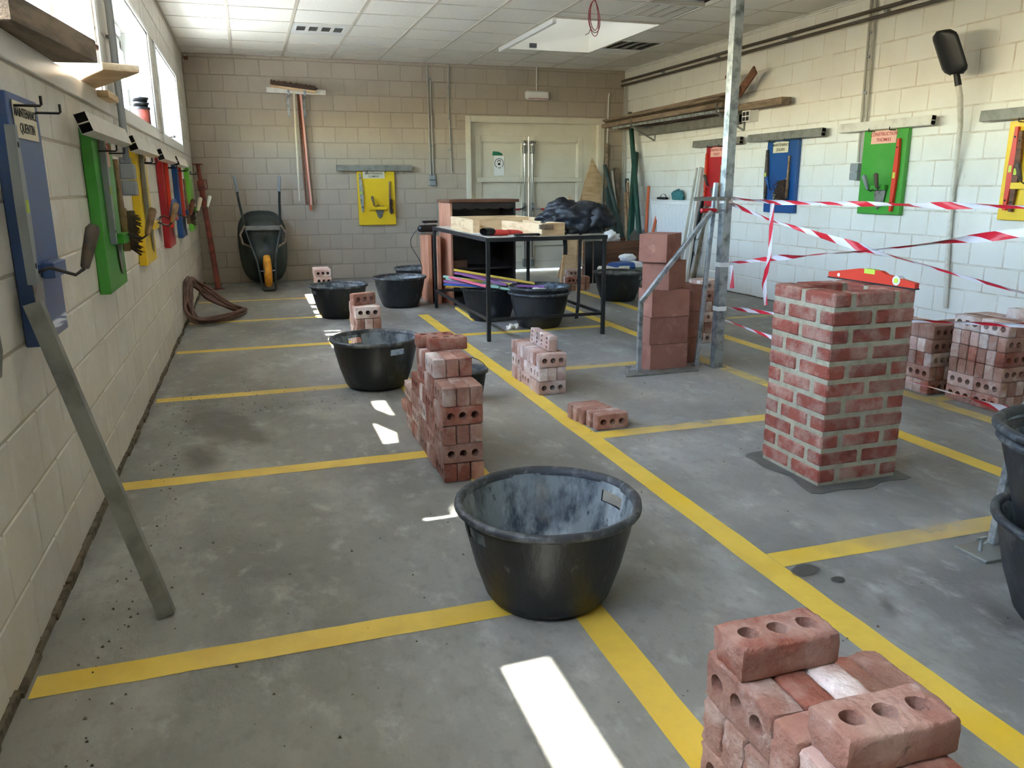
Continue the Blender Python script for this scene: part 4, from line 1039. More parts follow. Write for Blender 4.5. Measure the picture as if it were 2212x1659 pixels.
level('L', -2.95, .95, .46, 'red_level', 'red level on the farther blue board of left wall', lean=.02)
trowel('L', -2.80, .83, 'pale handled trowel on farther blue board of left wall', 'card', .12, hx=.02)
brush('L', -2.68, .88, 'pale hand brush on farther blue board of left wall')
board('L', -1.37, .76, .50, .69, 'p_green_l', 'lime green tool board nearest the far left corner', (.04, .6, .2, .1, 'card', 'ink', [MT]), (.05, .2, .2))
trowel('L', -1.30, .83, 'white handled trowel on lime green board near corner', 'white', .14, hx=.03)
# back wall
board('B', 2.287, .713, .50, .70, 'p_yellow', 'yellow tool board alone on taupe back wall', (-.03, .655, .29, .09, 'card', 'ink', [MT, 'CLEMENT']), (.01, .20, .24))
straightedge('B', 2.27, 1.448, 1.0, 'galv_dull', 'dull grey bar above the yellow board on back wall')
level('B', 2.09, .89, .50, 'galv', 'metal spirit level with red ends on back wall board', lean=-.04)
trowel('B', 2.32, .795, 'black bladed trowel on yellow board of back wall', 'handle_wood', .05, hx=-.08)
brush('B', 2.46, .87, 'brown hand brush on yellow board of back wall', right=-1)
# right wall (local x = -Y)
board('R', -2.64, .965, .50, .69, 'p_red', 'red tool board on right wall behind the steel post', (-.02, .625, .26, .11, 'card_pink', 'ink_red', [CT, 'HUGO']), (-.05, .22, .2))
straightedge('R', -2.66, 1.685, 1.0, 'galv_dull', 'grey bar over the red board of right wall')
level('R', -2.43, 1.08, .5, 'red_level', 'red level on left edge of red board, right wall')
trowel('R', -2.60, 1.04, 'brown handled trowel on red board of right wall', 'handle_dark', .05, hx=-.06)
brush('R', -2.77, 1.02, 'brown hand brush on red board of right wall')
board('R', -3.84, .935, .50, .72, 'p_blue', 'blue tool board on right wall', (-.02, .655, .25, .11, 'card', 'ink', [MT, 'JULIAN']), (-.04, .2, .2))
straightedge('R', -3.90, 1.69, 1.2, 'galv_dull', 'long grey bar over the blue board of right wall')
level('R', -3.63, 1.07, .5, 'handle_dark', 'worn brown level on blue board of right wall', lean=-.02)
trowel('R', -3.80, 1.0, 'blue handled trowel on blue board of right wall', 'p_blue', .05, hx=-.05)
brush('R', -4.0, 1.08, 'long brown hand brush on blue board of right wall')
t = thing('scrubbing_brush', 'bulky brown bristle brush on the blue board of right wall', 'brush', (W, -3.93, 1.06), -math.pi/2)
mb = MB(); rr = random.Random(2); mb.cbox(-.06, .05, -.10, -.055, 0, .2, .015)
for i in range(70): mb.tube([(rr.uniform(-.06, .05), -.09, rr.uniform(0, .2)), (rr.uniform(-.09, .06), -.13, rr.uniform(-.04, .2))], [.005, .002], 4)
mb.build('bristles', M['bristle'], t)['kind'] = 'stuff'
board('R', -5.25, .962, .50, .71, 'p_green', 'green tool board on right wall', (-.01, .65, .29, .11, 'card_pink', 'ink_red', [CT, 'THOMAS']), (-.02, .205, .24))
straightedge('R', -5.26, 1.70, 1.06, 'alu_white', 'pale bar over the green board of right wall')
level('R', -5.42, .99, .60, 'red_level', 'orange red level on green board of right wall', lean=.02)
trowel('R', -5.25, 1.0, 'grey handled trowel on left of green board, right wall', 'grey_plastic', .05, hx=-.08, bw_=.05)
trowel('R', -5.30, 1.02, 'black handled trowel on middle of green board, right wall', 'handle_dark', .06, hx=.0, bw_=.04, bl=.16, y0=-.066)
board('R', -6.70, .96, .50, .69, 'p_yellow', 'yellow tool board at right edge of right wall', (.04, .62, .24, .11, 'card', 'ink', [MT]), (-.02, .22, .24))
straightedge('R', -6.74, 1.69, 1.0, 'galv_dull', 'grey bar over the yellow board at the right edge')
level('R', -6.52, 1.03, .58, 'red_level', 'red level with round vial on yellow board, right wall', lean=.02)
level('R', -6.57, 1.02, .56, 'wood_brown', 'narrow brown wooden rule beside the red level, yellow board', lean=.0, cat='rule')
trowel('R', -6.70, 1.06, 'grey handled trowel on yellow board at right edge', 'handle_dark', .05, hx=-.05)

# shovel on the right wall
t = thing('shovel', 'black bladed shovel with long pale handle, leaning on right wall', 'shovel', (W-.05, -6.08, .25))
mb = MB(); pts = [V((.02, .0, 0)), V((.02, .05, .5)), V((.02, .07, .9)), V((-.03, .03, 1.4)), V((-.10, .0, 1.60)), V((-.135, .0, 1.70))]
mb.tube(pts, [.018, .018, .018, .019, .021, .021], 12); mb.build('shovel_handle', M['alu_white'], t, True)
MB().tube([(-.13, 0, 1.68), (-.15, .01, 1.76), (-.17, .02, 1.80)], [.024, .022, .015], 12).build('socket', M['black_plastic'], t, True)
mb = MB(); n, m_ = 9, 12; vs = []
for i in range(m_+1):
    f = i/m_; hw_ = .115*(1-max(0, (f-.86)/.14)**2*.45)*(1-max(0, (.16-f)/.16)**2*.5)
    for k in range(n):
        q = -1+2*k/(n-1); vs.append((-.17-.10*f+.03*(q*q-1)*-1*0+.035*(q*q), .02+q*hw_, 1.76+.31*f))
mb.add(vs, [(i*n+k, i*n+k+1, (i+1)*n+k+1, (i+1)*n+k) for i in range(m_) for k in range(n-1)])
o = mb.build('shovel_blade', M['black_plastic'], t, 'all'); so_ = o.modifiers.new('solid', 'SOLIDIFY'); so_.thickness = .004
for v in o.data.vertices: v.co.y += (v.co.z-1.76)*.25

# ------------------------------------------------------------------ steel work table and what lies on it
TZ = .828
tb = thing('work_table', 'black steel framed work table with pale worn top', 'table', (2.4, -4.98, 0))
TL, TWd = 1.92, 1.0
for (x, y) in ((0, 0), (TWd, 0), (0, TL), (TWd, TL)): MB().cbox(x-.015, x+.015, y-.015, y+.015, 0, TZ-.034, .002).build('leg', M['black_steel'], tb)
for (x0, x1, y0, y1) in ((-.02, TWd+.02, -.02, .012), (-.02, TWd+.02, TL-.012, TL+.02), (-.02, .012, .012, TL-.012), (TWd-.012, TWd+.02, .012, TL-.012)): MB().cbox(x0, x1, y0, y1, TZ-.034, TZ-.003, .002).build('top_rail', M['black_steel'], tb)
for (x0, x1, y0, y1) in ((.015, TWd-.015, -.012, .012), (.015, TWd-.015, TL-.012, TL+.012), (-.012, .012, .015, TL-.015), (TWd-.012, TWd+.012, .015, TL-.015)): MB().cbox(x0, x1, y0, y1, .165, .19, .002).build('lower_rail', M['black_steel'], tb)
M['table_top'] = mat('worn_pale_tabletop', s(196, 188, 172), .5, col2=[(s(120, 114, 104), 6, (.5, .7)), (s(226, 222, 210), 14, (.55, .7))])
MB().cbox(.013, TWd-.013, .013, TL-.013, TZ-.02, TZ, .002).build('table_top', M['table_top'], tb)
def plank(name, label, cat, p0, p1, w_, h_, m, up=(0, 0, 1), group=None, b=.003):
    p0 = V(p0); o = MB().bar((0, 0, 0), V(p1)-p0, w_, h_, 0, up, b).build(name, M[m], None, loc=p0)
    return tag(o, label, cat, group)
fr1 = thing('formwork', 'open pine formwork frame at the left side of table', 'wooden frame', (2.44, -4.40, TZ+.0005))
for (a, b, c, d, nm) in ((0, .02, 0, .80, 'frame_board'), (.02, .66, .78, .80, 'frame_board'), (.64, .66, .05, .78, 'frame_board'), (.02, .06, -.0, .02, 'frame_cleat'), (.02, .64, .40, .42, 'frame_board')): MB().cbox(a, b, c, d, 0, .115, .002).build(nm, M['wood'], fr1)
fr2 = thing('formwork', 'narrow pine formwork box crossing to the front table edge', 'wooden frame', (2.86, -4.955, TZ+.0005), R(12))
for (a, b, c, d) in ((0, .022, 0, .66), (.2, .222, .0, .66), (.022, .2, 0, .02), (.022, .2, .64, .66)): MB().cbox(a, b, c, d, 0, .1, .002).build('frame_board', M['wood'], fr2)
MB().cbox(-.03, .10, -.025, -.001, .055, .09, .002).build('frame_cleat', M['wood_old'], fr2)
plank('wood_offcut', 'dark curved wood offcut at front edge of the table', 'offcut', (2.63, -4.965, TZ+.012), (2.84, -4.93, TZ+.012), .05, .022, 'wood_dark')
def cloth_blob(name, label, cat, c, size, m, seed=1, sub=4, amp=.3, parent=None, flat_=.0):
    rnd = random.Random(seed); b_ = bmesh.new(); bmesh.ops.create_icosphere(b_, subdivisions=sub, radius=1)
    off = V((seed*2.3, seed*5.1, seed))
    for v in b_.verts:
        p = v.co.normalized(); r_ = 1+amp*_n.noise(p*1.6+off)+amp*.5*_n.noise(p*4+off)-amp*.35*abs(_n.noise(p*6+off*2))
        q = p*r_; q.z = max(q.z, -.55+flat_); v.co = V((q.x*size[0], q.y*size[1], (q.z+.55-flat_)*size[2]))
    me = bpy.data.meshes.new(name); b_.to_mesh(me); b_.free(); me.materials.append(M[m]); me.polygons.foreach_set('use_smooth', [True]*len(me.polygons))
    o = put(me, name, parent, c)
    if label: tag(o, label, cat)
    return o
g = thing('work_glove', 'red and black work glove lying on the table', 'glove', (2.58, -4.72, TZ+.001), R(20))
g.scale = (1.45, 1.45, 1.3)
cloth_blob('glove_palm', None, None, (0, 0, 0), (.07, .05, .022), 'glove_red', 3, 3, .2, g)
for k in range(4): MB().tube([(.05, -.03+k*.022, .014), (.10, -.035+k*.026, .018), (.135, -.03+k*.024, .01)], [.012, .012, .008], 8).build('glove_finger', M['glove_red'], g, True)
MB().tube([(.0, .045, .014), (.04, .08, .02), (.07, .095, .01)], [.013, .012, .009], 8).build('glove_thumb', M['glove_red'], g, True)
mb = MB(); mb.lathe([(.034, 0), (.04, .03), (.036, .06)], 16); o = mb.build('glove_cuff', M['black_plastic'], g, 'all', loc=(-.055, 0, .026), rot=(0, R(-90), 0)); o.scale = (.6, 1, 1)
for k, (x, y, a, lb) in enumerate(((2.52, -4.55, 8, 'white paper sheet lying under the glove on table'), (2.72, -4.86, -10, 'white paper sheet near the front edge of table'))):
    mb = MB(); nx = 6; vs = [(-.105+.21*i/nx, -.148+.296*j_/nx, .0015+.003*_n.noise(V((i*.6+k*5, j_*.6, 0)))+.003) for j_ in range(nx+1) for i in range(nx+1)]
    mb.add(vs, [(j_*(nx+1)+i, j_*(nx+1)+i+1, (j_+1)*(nx+1)+i+1, (j_+1)*(nx+1)+i) for j_ in range(nx) for i in range(nx)])
    tag(mb.build('paper_sheet', M['label_white'], None, 'all', (x, y, TZ), (0, 0, R(a))), lb, 'paper')
bg_ = thing('duffel_bag', 'crumpled black duffel bag slumped over the right end of table', 'bag', (3.31, -4.62, TZ+.001), R(-12))
cloth_blob('bag_body', None, None, (0, 0, 0), (.30, .20, .17), 'cloth_black', 7, 5, .34, bg_)
cloth_blob('bag_flap', None, None, (-.12, .02, .07), (.18, .15, .13), 'cloth_black', 12, 4, .4, bg_)
cloth_blob('bag_pocket', None, None, (.14, -.07, .04), (.15, .13, .13), 'cloth_black', 15, 4, .35, bg_)
mb = MB()
def strap(pts, w_=.035):
    pts = [V(p) for p in pts]; vs = []
    for i, p in enumerate(pts):
        for e in (-.5, .5): vs.append(p+V((w_*e, .01*e, 0)))
    n0 = len(pts); q = MB().add(vs, [(2*i, 2*i+1, 2*i+3, 2*i+2) for i in range(n0-1)])
    o = q.build('bag_strap', M['cloth_black'], bg_); sm = o.modifiers.new('solid', 'SOLIDIFY'); sm.thickness = .004
strap([(-.02, -.17, .04), (-.03, -.31, .03), (-.04, -.345, -.01), (-.045, -.35, -.25), (-.05, -.35, -.55), (-.065, -.35, -.69)], .028)
strap([(-.15, -.17, .03), (-.16, -.285, .02), (-.165, -.32, -.02), (-.16, -.325, -.10), (-.16, -.325, -.16)], .035)

# ------------------------------------------------------------------ painted sticks on the tub under the table
rr = random.Random(4)
ST = [((2.33, -4.05, .49), (3.05, -4.25, .36), 'yel', .022), ((2.40, -4.1, .45), (2.78, -4.28, .36), 'lilac', .026), ((2.22, -4.1, .37), (2.62, -4.22, .345), 'bluep', .022), ((2.30, -4.0, .42), (2.58, -4.30, .36), 'pinkp', .028),
      ((2.28, -3.95, .40), (2.70, -4.3, .345), 'mint', .024), ((2.36, -3.95, .45), (2.9, -4.2, .375), 'lilac', .026), ((2.26, -3.92, .42), (2.66, -4.12, .37), 'mint', .03), ((2.25, -4.05, .345), (2.6, -4.15, .34), 'yel', .024),
      ((2.55, -4.1, .345), (2.83, -4.36, .325), 'mint', .03), ((2.3, -3.9, .395), (2.8, -4.1, .36), 'lav', .026), ((2.75, -4.15, .345), (3.12, -4.32, .335), 'lilac', .024), ((2.4, -4.02, .40), (2.85, -4.2, .355), 'yel', .02), ((2.25, -3.98, .385), (2.6, -4.2, .34), 'lilac', .022)]
names = {'yel': 'yellow', 'lilac': 'lilac', 'bluep': 'bright blue', 'pinkp': 'pink', 'mint': 'mint green', 'lav': 'pale lavender'}
cn = {}
for i, (a, b, m, w_) in enumerate(ST):
    cn[m] = cn.get(m, 0)+1; ex = {1: 'first', 2: 'second', 3: 'third', 4: 'fourth'}[cn[m]]
    a = V(a)+V((.02, 0, .0)); 
    plank('painted_stick', ('%s painted wooden stick on the tubs under table' % names[m]) if sum(1 for q in ST if q[2] == m) == 1 else '%s painted wooden stick on tubs under table, %s longest' % (names[m], ex), 'stick', a, b, w_, .02, m, (0, 0, 1), 'painted sticks on the tubs under the table')
plank('painted_stick', 'single yellow wooden strip lying on floor left of tubs', 'stick', (2.575, -3.20, .011), (2.545, -3.98, .011), .03, .02, 'yel')
for k, (x, y) in enumerate(((2.73, -4.52), (2.80, -4.50))):
    cloth_blob('crumpled_scrap', 'crumpled white scrap on floor under table, %s' % ('left one', 'right one by the tub')[k], 'rubbish', (x, y, .0), (.03, .025, .03), 'paper', 20+k, 3, .9)

# ------------------------------------------------------------------ cabinet behind the table
cb = thing('cabinet', 'old wooden cabinet with scalloped top board behind the table', 'cabinet', (2.60, -2.93, 0), R(3))
CW, CD, CHt = .72, .42, 1.085
MB().cbox(-.001, .022, 0, CD, 0, CHt-.03, .002).build('side_panel', M['wood_pink'], cb)
MB().cbox(CW-.022, CW, 0, CD, 0, CHt-.03, .002).build('side_panel', M['wood_dark'], cb)
MB().cbox(.022, CW-.022, CD-.015, CD, 0, CHt-.03, .002).build('back_panel', M['wood_dark'], cb)
MB().cbox(-.02, CW+.03, -.03, CD+.01, CHt-.03, CHt, .003).build('cabinet_top', M['wood_brown'], cb)
for z in (.06, .36, .69): MB().cbox(.022, CW-.022, .02, CD-.015, z, z+.02, .002).build('shelf', M['wood_dark'], cb)
pr = [(.022, CHt-.03), (CW-.022, CHt-.03)]
for i in range(40):
    f = 1-i/39; x = .022+(CW-.044)*f; pr.append((x, CHt-.085-.018*abs(math.sin(f*math.pi*5))))
MB().prism(pr, .0, .018).build('valance', M['wood_dark'], cb)
MB().cbox(.022, CW-.022, .0, .02, 0, .06, .002).build('plinth', M['wood_dark'], cb)
MB().cbox(.05, .2, .08, .26, .38, .46, .004).build('drawer_box', M['wood_brown'], cb)
for k, (x, y, h_, lb) in enumerate(((2.425, -2.66, .72, 'left'), (2.50, -2.76, .715, 'right'))):
    tag(MB().cbox(-.02, .02, -.04, .36, 0, h_, .003).build('upright_board', M['wood_pink'], None, loc=(x, y, .0)), 'upright reddish wooden board at cabinet side, %s one' % lb, 'board', 'upright boards beside the cabinet')
dr = thing('drill', 'dark electric drill lying on the boards beside cabinet', 'power tool', (2.46, -2.6, .722), R(8))
MB().tube([(-.14, 0, .06), (-.12, 0, .06), (.06, 0, .06), (.1, 0, .06)], [.02, .04, .042, .02], 14).build('motor_body', M['black_plastic'], dr, True)
MB().cbox(-.13, .06, -.03, .03, .0, .03, .006).build('handle', M['galv_dull'], dr)
MB().cbox(-.09, .08, -.02, .02, .12, .145, .006).build('handle', M['black_plastic'], dr)
MB().tube([(-.06, 0, .09), (-.06, 0, .125)], .012, 8).build('switch_lever', M['galv_dull'], dr)
cp = []
for i in range(26):
    f = i/25; cp.append((-.14-.07*math.sin(f*9)*(1-f)-.02, -.02+.05*math.sin(f*7), .05-.76*f if f < .9 else .05-.76*f))
MB().tube(cp, .004, 6).build('power_cable', M['black_plastic'], dr, True)

# ------------------------------------------------------------------ right of the door
lb = thing('leaning_board', 'broad light brown board with pointed top leaning on the door frame', 'board', (4.60, -.95, 0))
P6 = [V((-.06, -.0, .0)), V((.22, .0, .0)), V((.83, .58, .95)), V((.93, .76, 1.30)), V((.79, .83, 1.594)), V((.66, .72, 1.36)), V((.45, .47, .99))]
nrm = (P6[1]-P6[0]).cross(P6[4]-P6[0]).normalized()*.018
mb = MB(); mb.add(P6+[q+nrm for q in P6], [tuple(range(7)), tuple(range(7, 14))[::-1]]+[(k, (k+1) % 7, 7+(k+1) % 7, 7+k) for k in range(7)]); mb.build('board_panel', M['wood'], lb)
plank('wooden_lath', 'thin pale lath leaning in front of the broad board', 'lath', (4.17, -2.03, .0), (4.55, -1.25, .62), .03, .02, 'wood', (0, 1, 0))
plank('wooden_lath', 'short pale lath tilted behind the black bag', 'lath', (4.84, -.62, 1.07), (5.04, -.58, .86), .035, .02, 'wood', (0, 1, 0))
plank('black_panel', 'tall narrow black panel against the crate, left one', 'panel', (4.70, -1.66, .0), (4.70, -1.66, .525), .10, .03, 'black_plastic', (0, 1, 0))
plank('black_panel', 'tall narrow black panel against the crate, right one', 'panel', (4.83, -1.66, .0), (4.83, -1.66, .53), .12, .03, 'black_plastic', (0, 1, 0))
plank('grey_board', 'grey board lying over the black panels left of crate', 'board', (4.62, -1.62, .545), (4.86, -1.60, .545), .16, .02, 'galv_dull')
cr = thing('wooden_crate', 'large open crate of brown planks in the corner', 'crate', (4.90, -1.6, 0))
for k, z in enumerate((0, .175, .35)):
    MB().cbox(0, .95, 0, .03, z+.002, z+.17, .004).build('plank', M['wood_brown'], cr); MB().cbox(0, .95, .57, .60, z+.002, z+.17, .004).build('plank', M['wood_brown'], cr)
    MB().cbox(0, .03, .03, .57, z+.002, z+.17, .004).build('plank', M['wood_brown'], cr); MB().cbox(.92, .95, .03, .57, z+.002, z+.17, .004).build('plank', M['wood_brown'], cr)
MB().cbox(.03, .92, .03, .57, 0, .02, .002).build('crate_bottom', M['wood_brown'], cr)
cloth_blob('white_rag', 'white crumpled rag on the front edge of corner crate', 'rag', (5.06, -1.52, .5), (.13, .08, .09), 'white', 31, 4, .5)
def pole(label, p0, p1, r, m, name='pole', cat='pole', square=False, n=10):
    p0 = V(p0); mb = MB()
    if square: mb.hollow((0, 0, 0), V(p1)-p0, r*2, r*2, .003, up=(0, 1, 0), mi=0)
    else: mb.tube([(0, 0, 0), V(p1)-p0], r, n)
    return tag(mb.build(name, M[m], None, True if not square else False, p0), label, cat)
pole('longest dark green tube leaning in corner up to the shelf', (5.62, -1.35, .12), (5.84, -.40, 2.2), .034, 'green_tube', 'green_tube', 'tube')
pole('second dark green tube crossing behind the longest one', (5.44, -1.3, .06), (5.87, -.55, 1.66), .032, 'green_tube', 'green_tube', 'tube', True)
pole('dull green tube leaning left in the corner crate', (5.50, -1.2, .06), (5.655, -.10, 1.26), .034, 'green_dull', 'green_tube', 'tube', True)
pole('dull green tube standing steeply beside the left one', (5.36, -1.15, .06), (5.60, -.22, 1.18), .032, 'green_dull', 'green_tube', 'tube', True)
pole('dull green tube leaning right in the corner crate', (5.60, -1.1, .06), (5.83, -.38, 1.30), .03, 'green_dull', 'green_tube', 'tube')
pole('dark green pole end rising above the door side poles', (5.70, -.9, .0), (5.56, -.20, 1.50), .028, 'green_dull', 'green_tube', 'tube')
pole('thick grey brown tree-like post right of the door', (5.54, -.35, 0), (5.655, -.06, 1.80), .032, 'wood_old', 'wooden_pole', 'pole')
pole('slim whitish pole beside the thick brown post', (5.58, -.9, .0), (5.69, -.17, 1.42), .017, 'alu_white', 'pale_pole', 'pole')
pole('pale wooden handle standing upright in the corner crate', (5.56, -1.15, .05), (5.66, -.75, 1.25), .016, 'handle_wood', 'wooden_pole', 'pole')
pole('light wooden handle standing behind in corner crate', (5.66, -1.15, .06), (5.74, -.6, 1.28), .013, 'wood', 'wooden_pole', 'pole')
pole('dark flat timber standing in the corner behind pipes', (5.80, -.28, .0), (5.80, -.08, 1.46), .03, 'wood_old', 'timber', 'timber', True)
pole('long orange wooden tool handle leaning in the crate', (5.60, -1.45, .30), (5.86, -1.0, 1.20), .020, 'orange_wood', 'garden_tool', 'tool handle')
pole('short orange wooden tool handle leaning in the crate', (5.62, -1.50, .30), (5.88, -1.25, .89), .020, 'orange_wood', 'garden_tool', 'tool handle')
pole('aged grey handle with red band in the corner crate', (5.46, -1.25, .05), (5.66, -.7, 1.12), .022, 'handle_wood', 'garden_tool', 'tool handle')
for k, (x, y, a) in enumerate(((5.52, -1.35, 12), (5.63, -1.42, 32))):
    t = thing('spade', 'grey steel spade blade up in the corner crate, %s' % ('left one', 'right one')[k], 'spade', (x, y, .35), R(a))
    mb = MB(); mb.prism([(-.08, 0), (.08, 0), (.09, .22), (0, .30), (-.09, .22)], -.003, .003); mb.build('spade_blade', M['galv_dull'], t, rot=(R(-8), 0, 0)); MB().tube([(0, 0, .02), (0, .0, -.25)], .016, 10).build('spade_handle', M['handle_wood'], t, True)
# cement bags
def cement_bag(x, y, z, rz, m1, m2, label):
    t = thing('cement_bag', label, 'bag', (x, y, z), R(rz), 'stacked building material bags')
    def pillow(x0, x1, m, nm):
        mb = MB(); nx, ny = 8, 12; vs = []
        for sgn in (1, -1):
            for i in range(nx+1):
                for k in range(ny+1):
                    fx = x0+(x1-x0)*i/nx; fy = -1+2*k/ny
                    hgt = .055*(1-abs(fx/.25)**6)**.5*(1-abs(fy)**5)**.5 if abs(fx/.25) < 1 and abs(fy) < 1 else 0
                    vs.append((fx, fy*.15, .055+sgn*hgt))
        N = (nx+1)*(ny+1); fs = []
        for a in (0, N): fs += [(a+i*(ny+1)+k, a+i*(ny+1)+k+1, a+(i+1)*(ny+1)+k+1, a+(i+1)*(ny+1)+k) for i in range(nx) for k in range(ny)]
        mb.add(vs, fs); return mb.build(nm, M[m], t, 'all')
    pillow(-.25, .02, m1, 'bag_printed_end'); pillow(.02, .12, 'white', 'bag_white_band'); pillow(.12, .25, m2, 'bag_printed_end')
    MB().box(-.2, -.06, -.1505, -.147, .04, .075).build('bag_logo', M['white'], t)
    return t
for k in range(3): cement_bag(5.02, -2.16, k*.1, 0, 'bag_blue', 'bag_blue', '%s blue and white bag of the left pile behind tub' % ('lowest', 'middle', 'topmost')[k])
for k in range(3): cement_bag(5.28, -2.34, k*.1, 78, 'bag_green', 'bag_green', '%s green ended bag of the right pile behind tub' % ('lowest', 'middle', 'topmost')[k])
cloth_blob('white_sack', 'small white sack lying on top of the stacked bags', 'sack', (5.05, -2.05, .31), (.10, .09, .06), 'white', 41, 4, .3)
t = thing('pallet_sheet', 'pale sheet lying on the floor behind the right tub', 'sheet', (4.78, -2.2, 0)); MB().cbox(-.14, .12, -.15, .15, .001, .26, .02).build('sheet_stack', M['paper'], t)

# radiator, caps, leaning white boards
rd = thing('radiator', 'white panel radiator low on right wall', 'radiator', (W, -1.72, .38), -math.pi/2)
MB().cbox(-.62, .62, -.10, -.04, 0, .64, .006).build('radiator_panel', M['radiator'], rd)
mb = MB()
for i in range(38): mb.cbox(-.60+i*.0325-.009, -.60+i*.0325+.009, -.114, -.098, .03, .6, .006)
mb.build('radiator_ribs', M['radiator'], rd)['kind'] = 'stuff'
MB().box(-.62, .62, -.108, -.035, .64, .652).build('top_grille', M['radiator'], rd)
for x in (-.5, .5): MB().box(x-.02, x+.02, -.04, -.0056, .1, .5).build('wall_bracket', M['radiator'], rd)
c = cloth_blob('teal_cap', 'teal cloth cap lying on top of the radiator', 'cap', (W-.07, -1.78, 1.033), (.04, .14, .08), 'cloth_teal', 51, 4, .35)
t = thing('safety_goggles', 'black safety goggles with loose strap on top of the radiator', 'goggles', (W-.07, -1.38, 1.034))
MB().cbox(-.03, .03, -.12, .10, 0, .03, .012).build('goggles_frame', M['black_plastic'], t)
for k in range(3): MB().tube([(.0, -.08+.14*math.cos(a)*.5+.05, .02+.05*math.sin(a)) for a in [math.pi*i/10 for i in range(11)]], .002, 5).build('strap', M['black_plastic'], t, True, rot=(0, 0, R(k*5)))
for k, (a, b, m, w_) in enumerate((((5.66, -2.22, 0), (5.88, -2.22, 1.42), 'alu_white', .05), ((5.68, -2.30, 0), (5.89, -2.27, 1.43), 'white', .05), ((5.70, -2.38, 0), (5.89, -2.31, 1.42), 'alu_white', .04), ((5.76, -2.27, .0), (5.89, -2.37, 1.08), 'black_plastic', .045), ((5.78, -2.40, 0), (5.90, -2.45, 1.0), 'wood_old', .05))):
    plank('leaning_batten', ['white batten leaning on right wall, leftmost of the bundle', 'white batten leaning on right wall, tallest of the bundle', 'white batten leaning on right wall, third of the bundle', 'black batten leaning on right wall among the white ones', 'short grey wooden batten leaning beside the black one'][k], 'batten', a, b, w_, .02, m, (0, 1, 0), 'battens leaning beside the radiator')

# shelf on the right wall
sh = thing('wall_shelf', 'pair of steel brackets carrying planks high on right wall', 'shelf', (W, -1.0, 1.80), -math.pi/2)
for x in (0, 2.08):
    mb = MB(); mb.cbox(x-.015, x+.015, -.012, -.0045, 0, .18, .002); mb.cbox(x-.015, x+.015, -.38, -.0045, .165, .18, .002); mb.bar((x, -.012, .0), (x, -.34, .165), .02, .012, up=(1, 0, 0)); mb.bar((x, -.37, .17), (x, -.37, .29), .02, .008, up=(1, 0, 0)); mb.build('bracket', M['galv_dull'], sh)
GS_ = 'planks lying on the wall shelf'
plank('shelf_rail', 'perforated grey rail at front edge of the wall shelf', 'rail', (W-.345, -.35, 1.997), (W-.345, -3.1, 1.997), .03, .03, 'galv', (0, 0, 1))
plank('shelf_plank', 'wide weathered plank at the front of the wall shelf', 'plank', (W-.29, -.06, 2.045), (W-.27, -3.15, 2.06), .17, .055, 'wood_old', (0, 0, 1), GS_)
plank('shelf_plank', 'long beam sticking out farthest right on the wall shelf', 'plank', (W-.12, -.2, 2.02), (W-.12, -3.95, 2.03), .12, .07, 'wood_old', (0, 0, 1), GS_)
plank('shelf_plank', 'thin board lying on top of the planks on shelf', 'plank', (W-.31, -.15, 2.09), (W-.27, -3.1, 2.11), .19, .025, 'wood_old', (.25, 0, 1), GS_)
plank('shelf_plank', 'raised splintered board on top of wall shelf', 'plank', (W-.25, -.8, 2.125), (W-.23, -3.2, 2.16), .16, .03, 'wood_old', (.2, 0, 1), GS_)
plank('crossed_board', 'short brown board standing tilted left on the shelf', 'board', (W-.2, -3.22, 2.17), (W-.2, -2.98, 2.40), .10, .02, 'wood_brown', (1, 0, 0))
plank('crossed_board', 'short brown board standing tilted right on the shelf', 'board', (W-.17, -3.18, 2.17), (W-.17, -3.46, 2.38), .10, .02, 'wood_brown', (1, 0, 0))
t = thing('aluminium_profile', 'long grey aluminium profile hanging below the shelf', 'profile', (W-.09, -.72, 1.925))
MB().hollow((0, 0, 0), (0, -2.40, 0), .04, .09, .003, up=(0, 0, 1), mi=0, mi_in=1).build('profile', [M['galv_dull'], M['dark_in']], t)
t = thing('aluminium_profile', 'second grey aluminium profile behind the long one', 'profile', (W-.04, -.85, 1.905))
MB().hollow((0, 0, 0), (0, -2.2, 0), .03, .07, .003, up=(0, 0, 1), mi=0, mi_in=1).build('profile', [M['galv_dull'], M['dark_in']], t)
t = thing('wall_box', 'small white box with dark openings on right wall by shelf', 'box', (W, -3.26, 1.93), -math.pi/2)
MB().cbox(-.07, .07, -.12, -.004, -.05, .07, .003).build('box_body', M['pvc'], t)
for a in (-.032, .032):
    for b in (-.022, .03): MB().box(a-.026, a+.026, -.1215, -.12, b-.02, b+.02).build('box_opening', M['dark_in'], t)

# ------------------------------------------------------------------ wheelbarrow
wb = thing('wheelbarrow', 'dirty dark green wheelbarrow stood upright against back wall, yellow wheel', 'wheelbarrow', (.78, -.62, 0), R(2))
def rrect(hx, hz, r, n=8, low=1.0, pw=3.0):
    pts = []
    for k in range(4*n):
        a = 2*math.pi*k/(4*n); c, d = math.cos(a), math.sin(a)
        pts.append((math.copysign(abs(c)**(2/pw), c)*hx, math.copysign(abs(d)**(2/pw), d)*hz))
    return pts
vs = []; NN = 32; secs = [(.30, .44, .48, .24), (.312, .452, .48, .25), (.312, .452, .48, .225), (.298, .43, .475, .205), (.275, .385, .49, .10), (.24, .33, .52, .02), (.21, .28, .54, -.06), (.15, .2, .55, -.085), (0.001, .001, .56, -.095)]
for (hx, hz, cz, y) in secs:
    for (x, z) in rrect(hx, hz, .1):
        f = .5+(z/hz)*.5 if hz > .01 else 0; nar = 1-.10*(1-f); vs.append((x*nar, y+.06-(z+cz-.5)*-.12, z+cz))
